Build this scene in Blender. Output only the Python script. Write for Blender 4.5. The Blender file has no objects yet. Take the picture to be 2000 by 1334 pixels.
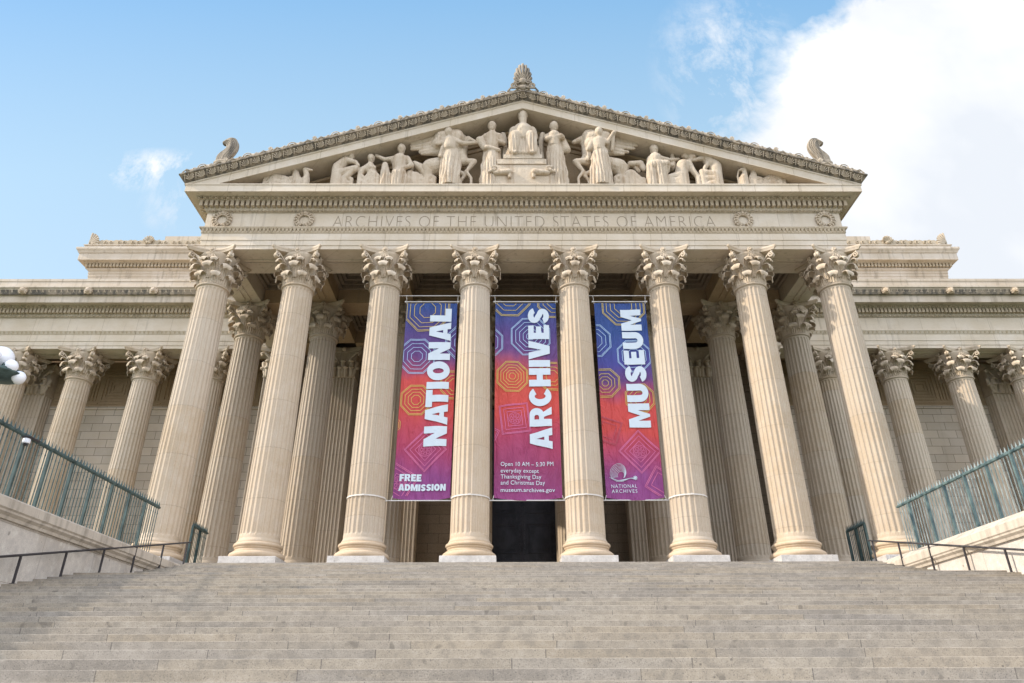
import bpy, math, random
from mathutils import Vector, Matrix
R = math.radians
C = bpy.context.scene.collection
random.seed(7)

# ------------------------------------------------------------------ camera
cam_d = bpy.data.cameras.new('camera'); cam = bpy.data.objects.new('camera', cam_d); C.objects.link(cam)
cam_d.sensor_width = 36.0; cam_d.lens = 1376.659 / 2000 * 36.0
cam_d.clip_start = 0.1; cam_d.clip_end = 3000
def cam_axes(th=0.46586, yaw=0.00604, roll=-0.00351):
    def ray(u, v):
        cr, sr = math.cos(roll), math.sin(roll)
        a = u * cr + v * sr; b = -u * sr + v * cr
        y = math.cos(th) + b * math.sin(th); z = math.sin(th) - b * math.cos(th)
        return Vector((a * math.cos(yaw) + y * math.sin(yaw), -a * math.sin(yaw) + y * math.cos(yaw), z))
    f = ray(0, 0); r = (ray(1, 0) - f).normalized(); u = (ray(0, -1) - f).normalized()
    return r, u, f.normalized()
r_, u_, f_ = cam_axes()
m = Matrix.Identity(4)
for i in range(3): m[i][0], m[i][1], m[i][2] = r_[i], u_[i], -f_[i]
m.translation = Vector((-0.861, -31.817, -4.956))
cam.matrix_world = m
bpy.context.scene.camera = cam

# ------------------------------------------------------------------ light
SUN_EL, SUN_AZ = R(34.5), R(79)          # sun to the left of the front, a little towards the viewer
sun_dir = Vector((-math.sin(SUN_AZ) * math.cos(SUN_EL), -math.cos(SUN_AZ) * math.cos(SUN_EL), math.sin(SUN_EL)))
sl = bpy.data.lights.new('sun', 'SUN'); sl.energy = 2.9; sl.angle = R(0.6); sl.color = (1.0, 0.905, 0.79)
so = bpy.data.objects.new('sun', sl); C.objects.link(so)
so.rotation_euler = sun_dir.to_track_quat('Z', 'Y').to_euler()
vs = bpy.context.scene.view_settings
vs.view_transform = 'Standard'; vs.look = 'None'; vs.gamma = 1; vs.use_curve_mapping = False
vs.exposure = 0.88
cy = bpy.context.scene.cycles
cy.max_bounces = 5; cy.diffuse_bounces = 3

world = bpy.data.worlds.new("World"); bpy.context.scene.world = world; world.use_nodes = True
class NT:
    """tiny node-tree helper"""
    def __init__(s, tree): s.t = tree; tree.nodes.clear()
    def n(s, kind, **kw):
        nd = s.t.nodes.new(kind)
        for k, v in kw.items(): setattr(nd, k, v)
        return nd
    def put(s, sock, val):
        if hasattr(val, 'is_output') or isinstance(val, bpy.types.NodeSocket): s.t.links.new(val, sock)
        else:
            if sock.type == 'RGBA' and len(val) == 3: val = (*val, 1)
            sock.default_value = val
    def math(s, op, a, b=0.0, c=0.0, clamp=False):
        nd = s.n('ShaderNodeMath', operation=op, use_clamp=clamp)
        for i, x in enumerate((a, b, c)): s.put(nd.inputs[i], x)
        return nd.outputs[0]
    def mix(s, fac, a, b, blend='MIX'):
        nd = s.n('ShaderNodeMix', data_type='RGBA', blend_type=blend)
        s.put(nd.inputs[0], fac); s.put(nd.inputs[6], a); s.put(nd.inputs[7], b)
        return nd.outputs[2]
    def noise(s, vec, scale, detail=4.0, rough=0.55, dist=0.0):
        nd = s.n('ShaderNodeTexNoise'); s.put(nd.inputs['Vector'], vec)
        nd.inputs['Scale'].default_value = scale; nd.inputs['Detail'].default_value = detail
        nd.inputs['Roughness'].default_value = rough; nd.inputs['Distortion'].default_value = dist
        return nd.outputs[0]
    def ramp(s, fac, *stops):
        nd = s.n('ShaderNodeValToRGB'); s.put(nd.inputs[0], fac)
        el = nd.color_ramp.elements
        while len(el) < len(stops): el.new(0.5)
        for e, (p, c) in zip(el, stops): e.position = p; e.color = (*c, 1) if hasattr(c, '__len__') else (c, c, c, 1)
        return nd.outputs[0]
    def vmul(s, vec, xyz):
        nd = s.n('ShaderNodeVectorMath', operation='MULTIPLY'); s.put(nd.inputs[0], vec); nd.inputs[1].default_value = xyz
        return nd.outputs[0]
    def sep(s, vec):
        nd = s.n('ShaderNodeSeparateXYZ'); s.put(nd.inputs[0], vec); return nd.outputs
    def comb(s, x, y, z):
        nd = s.n('ShaderNodeCombineXYZ')
        for i, q in enumerate((x, y, z)): s.put(nd.inputs[i], q)
        return nd.outputs[0]
SKY_GAIN, CLOUD = 0.15, 0.62
w = NT(world.node_tree)
sky = w.n('ShaderNodeTexSky', sky_type='NISHITA', sun_disc=False)
sky.sun_elevation = SUN_EL; sky.sun_rotation = math.atan2(sun_dir.x, sun_dir.y)
sky.altitude = 0; sky.air_density = 1.0; sky.dust_density = 1.2; sky.ozone_density = 1.5
gen = w.n('ShaderNodeTexCoord').outputs['Generated']
gx, gy, gz = w.sep(gen)
ay = w.math('MAXIMUM', w.math('ABSOLUTE', gy), 0.08)
cu, cv = w.math('DIVIDE', gx, ay), w.math('DIVIDE', gz, ay)
cvec = w.comb(cu, w.math('MULTIPLY', gy, 0.6), cv)
nz = w.noise(cvec, 3.2, 9, 0.6, 0.3)
nz2 = w.noise(w.vmul(cvec, (1.0, 1.0, 0.55)), 7.0, 8, 0.65, 0.6)
nz3 = w.noise(w.vmul(cvec, (1.15, 1.0, 0.75)), 9.0, 10, 0.70, 0.25)
front = w.math('GREATER_THAN', gy, 0.0)
line = w.math('SUBTRACT', w.math('SUBTRACT', cu, 0.405), w.math('MULTIPLY', w.math('SUBTRACT', cv, 0.964), 0.78))
big = w.math('ADD', w.math('MULTIPLY', line, 13.0), w.math('MULTIPLY', w.math('SUBTRACT', nz, 0.5), 6.0))
big = w.math('ADD', big, 0.25, clamp=True)
def blob(u0, v0, ru, rv, thr, gain, n):
    du = w.math('POWER', w.math('DIVIDE', w.math('SUBTRACT', cu, u0), ru), 2.0)
    dv = w.math('POWER', w.math('DIVIDE', w.math('SUBTRACT', cv, v0), rv), 2.0)
    fall = w.math('SUBTRACT', 1.0, w.math('ADD', du, dv), clamp=True)
    return w.math('MULTIPLY', w.math('MULTIPLY', w.math('SUBTRACT', n, thr), gain, clamp=True), fall, clamp=True)
wisp1 = blob(-0.565, 0.775, 0.09, 0.07, 0.47, 4.0, nz3)
wisp1b = blob(-0.635, 0.85, 0.12, 0.055, 0.49, 6.0, nz3)
wisp2 = blob(0.45, 1.09, 0.18, 0.27, 0.455, 3.6, nz3)
cloud = w.math('MAXIMUM', w.math('MAXIMUM', big, wisp1b), w.math('MAXIMUM', wisp1, wisp2))
back = w.math('MULTIPLY', w.math('SUBTRACT', w.noise(gen, 2.2, 6, 0.6), 0.37), 6.0, clamp=True)  # unseen bright clouds behind the camera, added to brighten the front
backm = w.math('MULTIPLY', back, w.math('GREATER_THAN', gz, 0.02))
cl_front = w.math('MULTIPLY', cloud, front)
cl_back_fill = w.math('MULTIPLY', backm, w.math('SUBTRACT', 1.0, front))
shade = w.ramp(w.noise(cvec, 1.6, 5, 0.55), (0.36, (0.76, 0.80, 0.86)), (0.58, (1.0, 1.0, 1.0)))
def rad(c): return tuple(x / SKY_GAIN for x in c)
cloud_col = w.mix(1.0, shade, (CLOUD / SKY_GAIN,) * 3, 'MULTIPLY')
clear = w.ramp(w.math('MULTIPLY', cv, 0.5), (0.20, rad((0.355, 0.455, 0.53))), (0.42, rad((0.29, 0.425, 0.525))), (0.65, rad((0.165, 0.325, 0.505))), (1.0, rad((0.105, 0.25, 0.465))))
tint = w.mix(0.78, sky.outputs[0], clear)
col = w.mix(cl_front, tint, cloud_col)
col = w.mix(cl_back_fill, col, rad((1.32, 1.38, 1.58)))
bg = w.n('ShaderNodeBackground'); w.put(bg.inputs[0], col); bg.inputs[1].default_value = SKY_GAIN
wo = w.n('ShaderNodeOutputWorld'); w.put(wo.inputs[0], bg.outputs[0])

# ------------------------------------------------------------------ materials
def new_mat(name):
    mt = bpy.data.materials.new(name); mt.use_nodes = True
    t = NT(mt.node_tree); b = t.n('ShaderNodeBsdfPrincipled'); o = t.n('ShaderNodeOutputMaterial')
    t.put(o.inputs[0], b.outputs[0])
    return mt, t, b
def wpos(t): return t.n('ShaderNodeNewGeometry').outputs['Position']
def bump(t, b, h, strength, dist=0.02):
    nd = t.n('ShaderNodeBump'); nd.inputs['Strength'].default_value = strength; nd.inputs['Distance'].default_value = dist
    t.put(nd.inputs['Height'], h); t.put(b.inputs['Normal'], nd.outputs[0])
def stone(name, c1, c2, c3, stain=(0.10, 0.085, 0.06), amt=0.5, thr=0.60, drums=0.0, vein=0.0, rough=0.85, joints=None):
    mt, t, b = new_mat(name); p = wpos(t)
    col = t.mix(t.ramp(t.noise(p, 0.45, 3), (0.35, 0.0), (0.65, 1.0)), c1, c2)
    col = t.mix(t.ramp(t.noise(p, 1.7, 5), (0.45, 0.0), (0.75, 0.75)), col, c3)
    if drums:                                                   # each drum of a shaft has its own tone
        px, py, pz = t.sep(p)
        oi = t.n('ShaderNodeObjectInfo').outputs['Random']
        k = t.math('FLOOR', t.math('ADD', t.math('DIVIDE', pz, 2.35), t.math('MULTIPLY', oi, 0.9)))
        wn = t.n('ShaderNodeTexWhiteNoise', noise_dimensions='2D')
        t.put(wn.inputs['Vector'], t.comb(k, oi, 0.0))
        col = t.mix(t.math('MULTIPLY', wn.outputs[0], drums), col, (0.46, 0.40, 0.325))
        col = t.mix(1.0, col, t.ramp(oi, (0.0, (0.90, 0.885, 0.86)), (1.0, (1.05, 1.04, 1.03))), 'MULTIPLY')
        fr = t.math('FRACT', t.math('ADD', t.math('DIVIDE', pz, 2.35), t.math('MULTIPLY', oi, 0.9)))
        col = t.mix(t.math('MULTIPLY', t.math('LESS_THAN', fr, 0.010), 0.5), col, (0.2, 0.16, 0.11))
    st = t.noise(t.vmul(p, (2.2, 2.2, 0.16)), 1.5, 6, 0.6)
    col = t.mix(t.math('MULTIPLY', t.ramp(st, (thr, 0.0), (thr + 0.16, 1.0)), amt), col, stain)
    if vein:
        vn = t.noise(t.vmul(p, (1, 1, 6)), 2.4, 5, 0.6, 1.5)
        col = t.mix(t.math('MULTIPLY', t.ramp(vn, (0.5, 0.0), (0.7, 1.0)), vein), col, (0.36, 0.30, 0.22))
    if joints:
        L, H, off, c2v, mv = joints
        px, py, pz = t.sep(p)
        br = t.n('ShaderNodeTexBrick'); t.put(br.inputs['Vector'], t.comb(t.math('ADD', px, py), t.math('ADD', pz, off), 0.0))
        br.inputs['Scale'].default_value = 1.0; br.inputs['Brick Width'].default_value = L; br.inputs['Row Height'].default_value = H
        br.inputs['Mortar Size'].default_value = 0.018; br.inputs['Mortar Smooth'].default_value = 0.2
        br.inputs['Color1'].default_value = (1, 1, 1, 1); br.inputs['Color2'].default_value = (c2v, c2v, c2v, 1); br.inputs['Mortar'].default_value = (mv, mv * .95, mv * .88, 1)
        col = t.mix(1.0, col, br.outputs[0], 'MULTIPLY')
    fine = t.noise(p, 14, 4, 0.7)
    col = t.mix(t.ramp(fine, (0.3, 0.0), (0.7, 0.16)), col, (0.74, 0.67, 0.56))
    t.put(b.inputs['Base Color'], col); b.inputs['Roughness'].default_value = rough
    b.inputs['Specular IOR Level'].default_value = 0.25
    rgh = name.startswith('carved')
    bump(t, b, t.math('ADD', fine, t.math('MULTIPLY', t.noise(t.vmul(p, (1, 1, .45)) if rgh else p, 5.0 if rgh else 3.0, 5), 2.5 if rgh else 1.5)), 0.55 if rgh else 0.25, 0.06 if rgh else 0.012)
    return mt
M = {}
M['shaft'] = stone('limestone_shaft', (0.405, 0.312, 0.208), (0.445, 0.355, 0.25), (0.475, 0.395, 0.30), amt=0.25, thr=0.58, stain=(0.36, 0.26, 0.16), drums=0.6)
M['base'] = stone('limestone_base', (0.44, 0.325, 0.205), (0.47, 0.355, 0.235), (0.50, 0.40, 0.285), amt=0.2, thr=0.62, stain=(0.3, 0.22, 0.14))
M['capital'] = stone('limestone_capital', (0.41, 0.315, 0.21), (0.51, 0.42, 0.31), (0.58, 0.50, 0.395), amt=0.55, thr=0.53, stain=(0.19, 0.14, 0.085))
M['ashlar_light'] = stone('limestone_entablature', (0.545, 0.455, 0.335), (0.615, 0.535, 0.43), (0.53, 0.435, 0.31), amt=0.55, thr=0.575, stain=(0.22, 0.165, 0.11), vein=0.22, joints=(2.35, 200.0, 100.0, 0.93, 0.72))
M['orn'] = stone('limestone_ornament', (0.40, 0.32, 0.215), (0.46, 0.375, 0.265), (0.36, 0.28, 0.175), amt=0.6, thr=0.55, stain=(0.12, 0.095, 0.06))
M['dark'] = stone('weathered_shaded_limestone', (0.23, 0.18, 0.12), (0.32, 0.255, 0.18), (0.15, 0.115, 0.08), amt=0.9, thr=0.42, stain=(0.035, 0.032, 0.027))  # weathering plus the shade between the palmettes, both put into this dark colour
M['crest'] = stone('weathered_cresting', (0.44, 0.36, 0.26), (0.52, 0.44, 0.34), (0.36, 0.285, 0.195), amt=0.6, thr=0.54, stain=(0.07, 0.065, 0.055))
M['acro'] = stone('weathered_acroterion', (0.29, 0.235, 0.165), (0.38, 0.315, 0.235), (0.18, 0.14, 0.095), amt=0.85, thr=0.45, stain=(0.05, 0.045, 0.036))
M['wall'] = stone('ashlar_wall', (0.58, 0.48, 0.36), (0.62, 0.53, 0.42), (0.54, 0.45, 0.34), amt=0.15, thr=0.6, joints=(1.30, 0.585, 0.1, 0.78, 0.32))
M['porchwall_shade'] = stone('porch_wall', (0.22, 0.165, 0.11), (0.25, 0.195, 0.135), (0.19, 0.145, 0.095), amt=0.2, thr=0.6, joints=(1.30, 0.585, 0.1, 0.85, 0.5))  # darker copy of the wall stone, deep porch shade put into its colour
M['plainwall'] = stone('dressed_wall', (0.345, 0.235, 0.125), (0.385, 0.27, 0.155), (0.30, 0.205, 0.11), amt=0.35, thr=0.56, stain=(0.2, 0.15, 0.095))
M['coffer'] = stone('shade_dark_coffer', (0.20, 0.155, 0.105), (0.25, 0.195, 0.135), (0.16, 0.12, 0.08), amt=0.4, thr=0.5, stain=(0.06, 0.045, 0.03))  # shade of the deep coffers put into a darker stone colour
M['figure'] = stone('carved_figure', (0.47, 0.375, 0.265), (0.53, 0.435, 0.32), (0.56, 0.48, 0.375), amt=0.75, thr=0.525, stain=(0.30, 0.20, 0.11))
M['wing'] = stone('limestone_wing', (0.44, 0.36, 0.265), (0.55, 0.475, 0.385), (0.45, 0.365, 0.26), amt=0.7, thr=0.53, stain=(0.22, 0.175, 0.125), vein=0.14)

def granite(name, c1, c2, steps=False):
    lt = tuple(min(.8, x * 1.35) for x in c2)
    mt, t, b = new_mat(name); p = wpos(t); px, py, pz = t.sep(p)
    col = t.mix(t.ramp(t.noise(p, 0.55, 4), (0.38, 0.0), (0.62, 1.0)), c1, c2)
    if steps:
        k = t.math('FLOOR', t.math('DIVIDE', t.math('ADD', pz, 0.004), 0.15))
        w1 = t.n('ShaderNodeTexWhiteNoise', noise_dimensions='1D'); t.put(w1.inputs['W'], k)
        xx = t.math('ADD', t.math('DIVIDE', px, 2.3), t.math('MULTIPLY', w1.outputs[0], 7.0))
        xx = t.math('ADD', xx, t.math('MULTIPLY', t.noise(t.comb(t.math('MULTIPLY', px, 0.12), k, 0.0), 1.0, 1), 1.4))
        w2 = t.n('ShaderNodeTexWhiteNoise', noise_dimensions='2D'); t.put(w2.inputs['Vector'], t.comb(t.math('FLOOR', xx), k, 0.0))
        tone = t.ramp(w2.outputs[0], (0.0, (0.84, 0.83, 0.82)), (0.3, (0.97, 0.96, 0.96)), (0.55, (1.06, 1.04, 1.0)), (0.8, (1.04, 0.98, 0.88)), (1.0, (0.94, 0.94, 0.96)))
        col = t.mix(1.0, col, tone, 'MULTIPLY')
        col = t.mix(t.ramp(t.noise(t.vmul(p, (0.22, 0.3, 0.9)), 1.0, 5, 0.6), (0.46, 0.0), (0.66, 0.6)), col, (0.39, 0.335, 0.255))
        fr = t.math('FRACT', xx)
        col = t.mix(t.math('MULTIPLY', t.math('LESS_THAN', fr, 0.006), 0.75), col, (0.09, 0.08, 0.07))
        dirt = t.ramp(t.noise(t.vmul(p, (0.6, 0.6, 3.0)), 1.6, 6, 0.65), (0.55, 0.0), (0.78, 0.7))
        col = t.mix(dirt, col, (0.30, 0.255, 0.19))
    else:
        br = t.n('ShaderNodeTexBrick'); t.put(br.inputs['Vector'], t.comb(py, t.math('ADD', pz, 0.75), 0.0)); br.inputs['Scale'].default_value = 1.0; br.inputs['Brick Width'].default_value = 2.7; br.inputs['Row Height'].default_value = 1.45; br.inputs['Mortar Size'].default_value = 0.01
        br.inputs['Color1'].default_value = (1, 1, 1, 1); br.inputs['Color2'].default_value = (.91, .90, .88, 1); br.inputs['Mortar'].default_value = (.55, .5, .45, 1)
        if name.startswith('cheek'): col = t.mix(1.0, col, br.outputs[0], 'MULTIPLY')
        st = t.noise(t.vmul(p, (0.7, 0.7, 0.5)), 1.2, 6, 0.6)
        col = t.mix(t.ramp(st, (0.52, 0.0), (0.75, 0.5)), col, (0.34, 0.27, 0.19))
    sp = t.n('ShaderNodeTexVoronoi'); t.put(sp.inputs['Vector'], p); sp.inputs['Scale'].default_value = 42
    spk = t.noise(p, 60, 2, 0.6)
    col = t.mix(t.ramp(spk, (0.30, 0.75), (0.42, 0.0)), col, (0.10, 0.09, 0.085))
    col = t.mix(t.ramp(spk, (0.58, 0.0), (0.72, 0.45)), col, lt)
    pit = t.noise(p, 9, 3, 0.6)
    col = t.mix(t.ramp(pit, (0.68, 0.0), (0.73, 0.8)), col, (0.08, 0.07, 0.06))
    spot = t.noise(p, 2.6, 2, 0.5)
    col = t.mix(t.ramp(spot, (0.70, 0.0), (0.74, 0.55)), col, (0.12, 0.105, 0.085))
    mott = t.noise(p, 4.5, 6, 0.7)
    col = t.mix(t.ramp(mott, (0.38, 0.5), (0.52, 0.0)), col, tuple(x * .72 for x in c1))
    col = t.mix(t.ramp(mott, (0.55, 0.0), (0.72, 0.5)), col, lt)
    t.put(b.inputs['Base Color'], col); b.inputs['Roughness'].default_value = 0.8; b.inputs['Specular IOR Level'].default_value = 0.3
    bump(t, b, t.math('ADD', spk, t.math('MULTIPLY', t.noise(p, 7, 4), 1.4)), 0.35, 0.012)
    return mt
M['steps'] = granite('step_granite', (0.285, 0.256, 0.212), (0.35, 0.316, 0.264), True)
M['plinth'] = granite('plinth_granite', (0.49, 0.46, 0.42), (0.55, 0.52, 0.475))
M['cheek'] = granite('cheek_granite', (0.58, 0.53, 0.465), (0.64, 0.585, 0.51))
M['coping'] = stone('coping_stone', (0.46, 0.40, 0.32), (0.53, 0.465, 0.375), (0.40, 0.34, 0.27), amt=0.6, thr=0.5, stain=(0.2, 0.17, 0.13))
M['paving'] = granite('paving_granite', (0.45, 0.41, 0.35), (0.5, 0.455, 0.39))

def metal(name, c1, c2, rough=0.5, met=0.6, sc=5.0):
    mt, t, b = new_mat(name); p = wpos(t)
    n1 = t.ramp(t.noise(t.vmul(p, (1, 1, 0.5)), sc, 5, 0.65), (0.38, 0.0), (0.66, 1.0))
    t.put(b.inputs['Base Color'], t.mix(n1, c1, c2)); b.inputs['Metallic'].default_value = met
    t.put(b.inputs['Roughness'], t.ramp(n1, (0.0, rough), (1.0, min(1, rough + 0.25))))
    bump(t, b, t.noise(p, 22, 3), 0.2, 0.004)
    return mt
M['patina'] = metal('bronze_patina', (0.022, 0.044, 0.042), (0.085, 0.13, 0.12), 0.55, 0.15)
M['patina2'] = metal('bronze_patina_pale', (0.022, 0.05, 0.058), (0.13, 0.19, 0.18), 0.6, 0.1)
M['patina3'] = metal('bronze_patina_chalky', (0.10, 0.14, 0.14), (0.30, 0.34, 0.32), 0.7, 0.0)
M['railblack'] = metal('dark_handrail', (0.035, 0.032, 0.035), (0.07, 0.065, 0.065), 0.5, 0.3)
M['door'] = metal('dark_bronze_door', (0.05, 0.053, 0.062), (0.085, 0.088, 0.10), 0.32, 0.6, 2.0)
M['steel'] = metal('rod_steel', (0.55, 0.54, 0.52), (0.65, 0.63, 0.6), 0.4, 0.3)
def plain(name, c, rough=0.6, spec=0.4, sub=0.0):
    mt, t, b = new_mat(name); p = wpos(t)
    t.put(b.inputs['Base Color'], t.mix(t.ramp(t.noise(p, 3, 4), (0.3, 0.0), (0.7, 1.0)), tuple(x * 0.93 for x in c), c))
    b.inputs['Roughness'].default_value = rough; b.inputs['Specular IOR Level'].default_value = spec
    return mt
M['globe'] = plain('opal_glass', (0.82, 0.83, 0.85), 0.15, 0.5)
M['white'] = plain('printed_white', (0.55, 0.62, 0.67), 0.6)
M['yellow'] = plain('printed_yellow', (0.58, 0.43, 0.10), 0.6)
M['paleblue'] = plain('printed_pale_blue', (0.36, 0.50, 0.70), 0.6)
M['pink'] = plain('printed_pink', (0.60, 0.15, 0.30), 0.6)
M['red'] = plain('printed_red', (0.42, 0.07, 0.10), 0.6)
M['rope'] = plain('strap_webbing', (0.62, 0.58, 0.52), 0.8)
M['campla'] = plain('camera_white', (0.75, 0.76, 0.78), 0.35)
M['camdark'] = plain('camera_smoked', (0.02, 0.02, 0.025), 0.1, 0.6)
M['incise'] = plain('cut_letter', (0.29, 0.235, 0.17), 0.9)
def banner_mat(name, stops):
    mt, t, b = new_mat(name); p = wpos(t); px, py, pz = t.sep(p)
    warp = t.math('ADD', pz, t.math('MULTIPLY', t.math('SUBTRACT', t.noise(t.vmul(p, (0.5, 0.5, 0.25)), 1.0, 2), 0.5), 2.2))
    warp = t.math('ADD', warp, t.math('MULTIPLY', t.math('ABSOLUTE', px), 0.0))
    f = t.math('DIVIDE', t.math('SUBTRACT', warp, 3.0), 10.3, clamp=True)
    t.put(b.inputs['Base Color'], t.ramp(f, *stops)); b.inputs['Roughness'].default_value = 0.5; b.inputs['Specular IOR Level'].default_value = 0.3
    wr = t.noise(t.vmul(p, (1.6, 1.0, 0.5)), 1.6, 5, 0.6, 0.8)
    weave = t.noise(p, 60, 2)
    bump(t, b, t.math('ADD', t.math('MULTIPLY', wr, 6.0), t.math('MULTIPLY', weave, 0.2)), 0.85, 0.045)
    return mt
BLUE, PURP, RED, MAG, VIO = (0.022, 0.058, 0.21), (0.12, 0.045, 0.17), (0.52, 0.058, 0.05), (0.36, 0.042, 0.10), (0.23, 0.048, 0.185)
M['ban1'] = banner_mat('banner_print_a', ((0.0, VIO), (0.10, VIO), (0.24, MAG), (0.40, RED), (0.58, RED), (0.70, PURP), (0.84, (0.07, 0.045, 0.18)), (0.95, BLUE), (1.0, BLUE)))
M['ban2'] = banner_mat('banner_print_b', ((0.0, (0.25, 0.042, 0.16)), (0.12, (0.24, 0.038, 0.12)), (0.28, MAG), (0.42, RED), (0.62, (0.56, 0.075, 0.045)), (0.72, PURP), (0.84, (0.07, 0.045, 0.18)), (0.96, BLUE), (1.0, BLUE)))
M['ban3'] = banner_mat('banner_print_c', ((0.0, VIO), (0.09, VIO), (0.20, MAG), (0.30, RED), (0.45, RED), (0.56, PURP), (0.68, (0.05, 0.05, 0.24)), (0.85, BLUE), (1.0, BLUE)))
mt, t, b = new_mat('lawn_grass'); t.put(b.inputs['Base Color'], t.mix(t.noise(wpos(t), 2.0, 6), (0.035, 0.06, 0.02), (0.07, 0.11, 0.035))); b.inputs['Roughness'].default_value = 0.9; M['grass'] = mt
mt, t, b = new_mat('asphalt'); t.put(b.inputs['Base Color'], t.mix(t.noise(wpos(t), 30.0, 3), (0.04, 0.04, 0.042), (0.065, 0.065, 0.065))); b.inputs['Roughness'].default_value = 0.9; M['asphalt'] = mt
# ------------------------------------------------------------------ helpers
class MB:
    def __init__(s): s.v = []; s.f = []
    def add(s, vs, fs):
        o = len(s.v); s.v += [tuple(p) for p in vs]; s.f += [tuple(i + o for i in f) for f in fs]; return s
    def box(s, x0, x1, y0, y1, z0, z1, bev=0.0):
        if bev:
            b = bev; V = []
            for z, d in ((z0, b), (z0 + b, 0), (z1 - b, 0), (z1, b)):
                V += [(x0 + d, y0 + d, z), (x1 - d, y0 + d, z), (x1 - d, y1 - d, z), (x0 + d, y1 - d, z)]
            F = [(3, 2, 1, 0), (12, 13, 14, 15)]
            for k in range(3):
                for i in range(4): F.append((k * 4 + i, k * 4 + (i + 1) % 4, k * 4 + 4 + (i + 1) % 4, k * 4 + 4 + i))
            return s.add(V, F)
        V = [(x, y, z) for z in (z0, z1) for x, y in ((x0, y0), (x1, y0), (x1, y1), (x0, y1))]
        return s.add(V, [(3, 2, 1, 0), (4, 5, 6, 7), (0, 1, 5, 4), (1, 2, 6, 5), (2, 3, 7, 6), (3, 0, 4, 7)])
    def rings(s, rings, close=True, cap0=True, cap1=True):
        n = len(rings[0]); o = []
        V = [p for r in rings for p in r]; F = []
        for k in range(len(rings) - 1):
            for i in range(n if close else n - 1):
                j = (i + 1) % n
                F.append((k * n + i, k * n + j, k * n + n + j, k * n + n + i))
        if cap0: F.append(tuple(range(n - 1, -1, -1)))
        if cap1: F.append(tuple((len(rings) - 1) * n + i for i in range(n)))
        return s.add(V, F)
    def tube(s, pts, r, n=8, r1=None, flat=None):
        pts = [Vector(p) for p in pts]; rs = []; up = Vector((0, 0, 1)); N = len(pts)
        prev = None
        for k, p in enumerate(pts):
            t = (pts[min(k + 1, N - 1)] - pts[max(k - 1, 0)]).normalized()
            a = prev if prev is not None else (up if abs(t.z) < .9 else Vector((1, 0, 0)))
            b = t.cross(a)
            if b.length < 1e-5: b = t.cross(Vector((0, 1, 0)))
            b.normalize(); a = b.cross(t).normalized(); prev = a
            rr = r if r1 is None else r + (r1 - r) * k / max(1, N - 1)
            rs.append([p + a * rr * math.cos(q) + b * rr * math.sin(q) for q in [2 * math.pi * i / n for i in range(n)]])
        return s.rings(rs)
    def lathe(s, prof, n=32, c=(0, 0, 0), cap0=True, cap1=True):
        return s.rings([[(c[0] + r * math.cos(2 * math.pi * i / n), c[1] + r * math.sin(2 * math.pi * i / n), c[2] + z) for i in range(n)] for r, z in prof], True, cap0, cap1)
    def ell(s, c, r, n=10, m=6, rot=0.0):
        V = []
        cr, sr = math.cos(rot), math.sin(rot)
        for k in range(1, m):
            ph = math.pi * k / m
            for i in range(n):
                th = 2 * math.pi * i / n
                x, y, z = r[0] * math.sin(ph) * math.cos(th), r[1] * math.sin(ph) * math.sin(th), -r[2] * math.cos(ph)
                V.append((c[0] + x * cr - z * sr, c[1] + y, c[2] + x * sr + z * cr))
        def top(z): return (c[0] - z * sr, c[1], c[2] + z * cr)
        V += [top(-r[2]), top(r[2])]; a, b = len(V) - 2, len(V) - 1; F = []
        for k in range(m - 2):
            for i in range(n):
                j = (i + 1) % n; F.append((k * n + i, k * n + j, k * n + n + j, k * n + n + i))
        for i in range(n):
            j = (i + 1) % n; F.append((a, j, i)); F.append((b, (m - 2) * n + i, (m - 2) * n + j))
        return s.add(V, F)
    def capsule(s, a, ra, b, rb, n=12):
        a, b = Vector(a), Vector(b); d = b - a; L = d.length
        if L < 1e-4: return s.ell(a, (ra, ra, ra))
        t = d / L; u = t.orthogonal().normalized(); w_ = t.cross(u)
        rs = []
        for c0, r, angs in ((a, ra, (-85, -55, -25, 0)), (b, rb, (0, 25, 55, 85))):
            for an in angs:
                q = R(an); cc = c0 + t * (r * math.sin(q)); rr = r * math.cos(q)
                rs.append([cc + (u * math.cos(2 * math.pi * i / n) + w_ * math.sin(2 * math.pi * i / n)) * rr for i in range(n)])
        return s.rings(rs)
    def ext(s, prof, x0, x1):
        """closed (y, z) outline extruded along x"""
        return s.rings([[(x, y, z) for y, z in prof] for x in (x0, x1)])
    def build(s, name, mat, parent=None, smooth=None, loc=None):
        me = bpy.data.meshes.new(name); me.from_pydata(s.v, [], s.f); me.update()
        import bmesh
        bm = bmesh.new(); bm.from_mesh(me); bmesh.ops.recalc_face_normals(bm, faces=bm.faces); bm.to_mesh(me); bm.free()
        if smooth is not None:
            for p in me.polygons: p.use_smooth = True
            me.set_sharp_from_angle(angle=R(smooth))
        me.materials.append(M[mat] if isinstance(mat, str) else mat)
        o = bpy.data.objects.new(name, me); C.objects.link(o)
        if parent: o.parent = parent
        if loc: o.location = loc
        return o
def tag(o, label, cat, group=None):
    o['label'] = label; o['category'] = cat
    if group: o['group'] = group
    return o
def struct(o): o['kind'] = 'structure'; return o
def empty(name, loc=(0, 0, 0), parent=None):
    o = bpy.data.objects.new(name, None); C.objects.link(o); o.location = loc; o.empty_display_size = 0.3
    if parent: o.parent = parent
    return o
def dup(o, parent, loc=None, rot=None, kids=True):
    c = o.copy(); C.objects.link(c); c.parent = parent
    if loc is not None: c.location = loc
    if rot is not None: c.rotation_euler = rot
    if kids:
        for ch in list(o.children): dup(ch, c)
    return c
def lerp(a, b, t): return a + (b - a) * t

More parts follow.
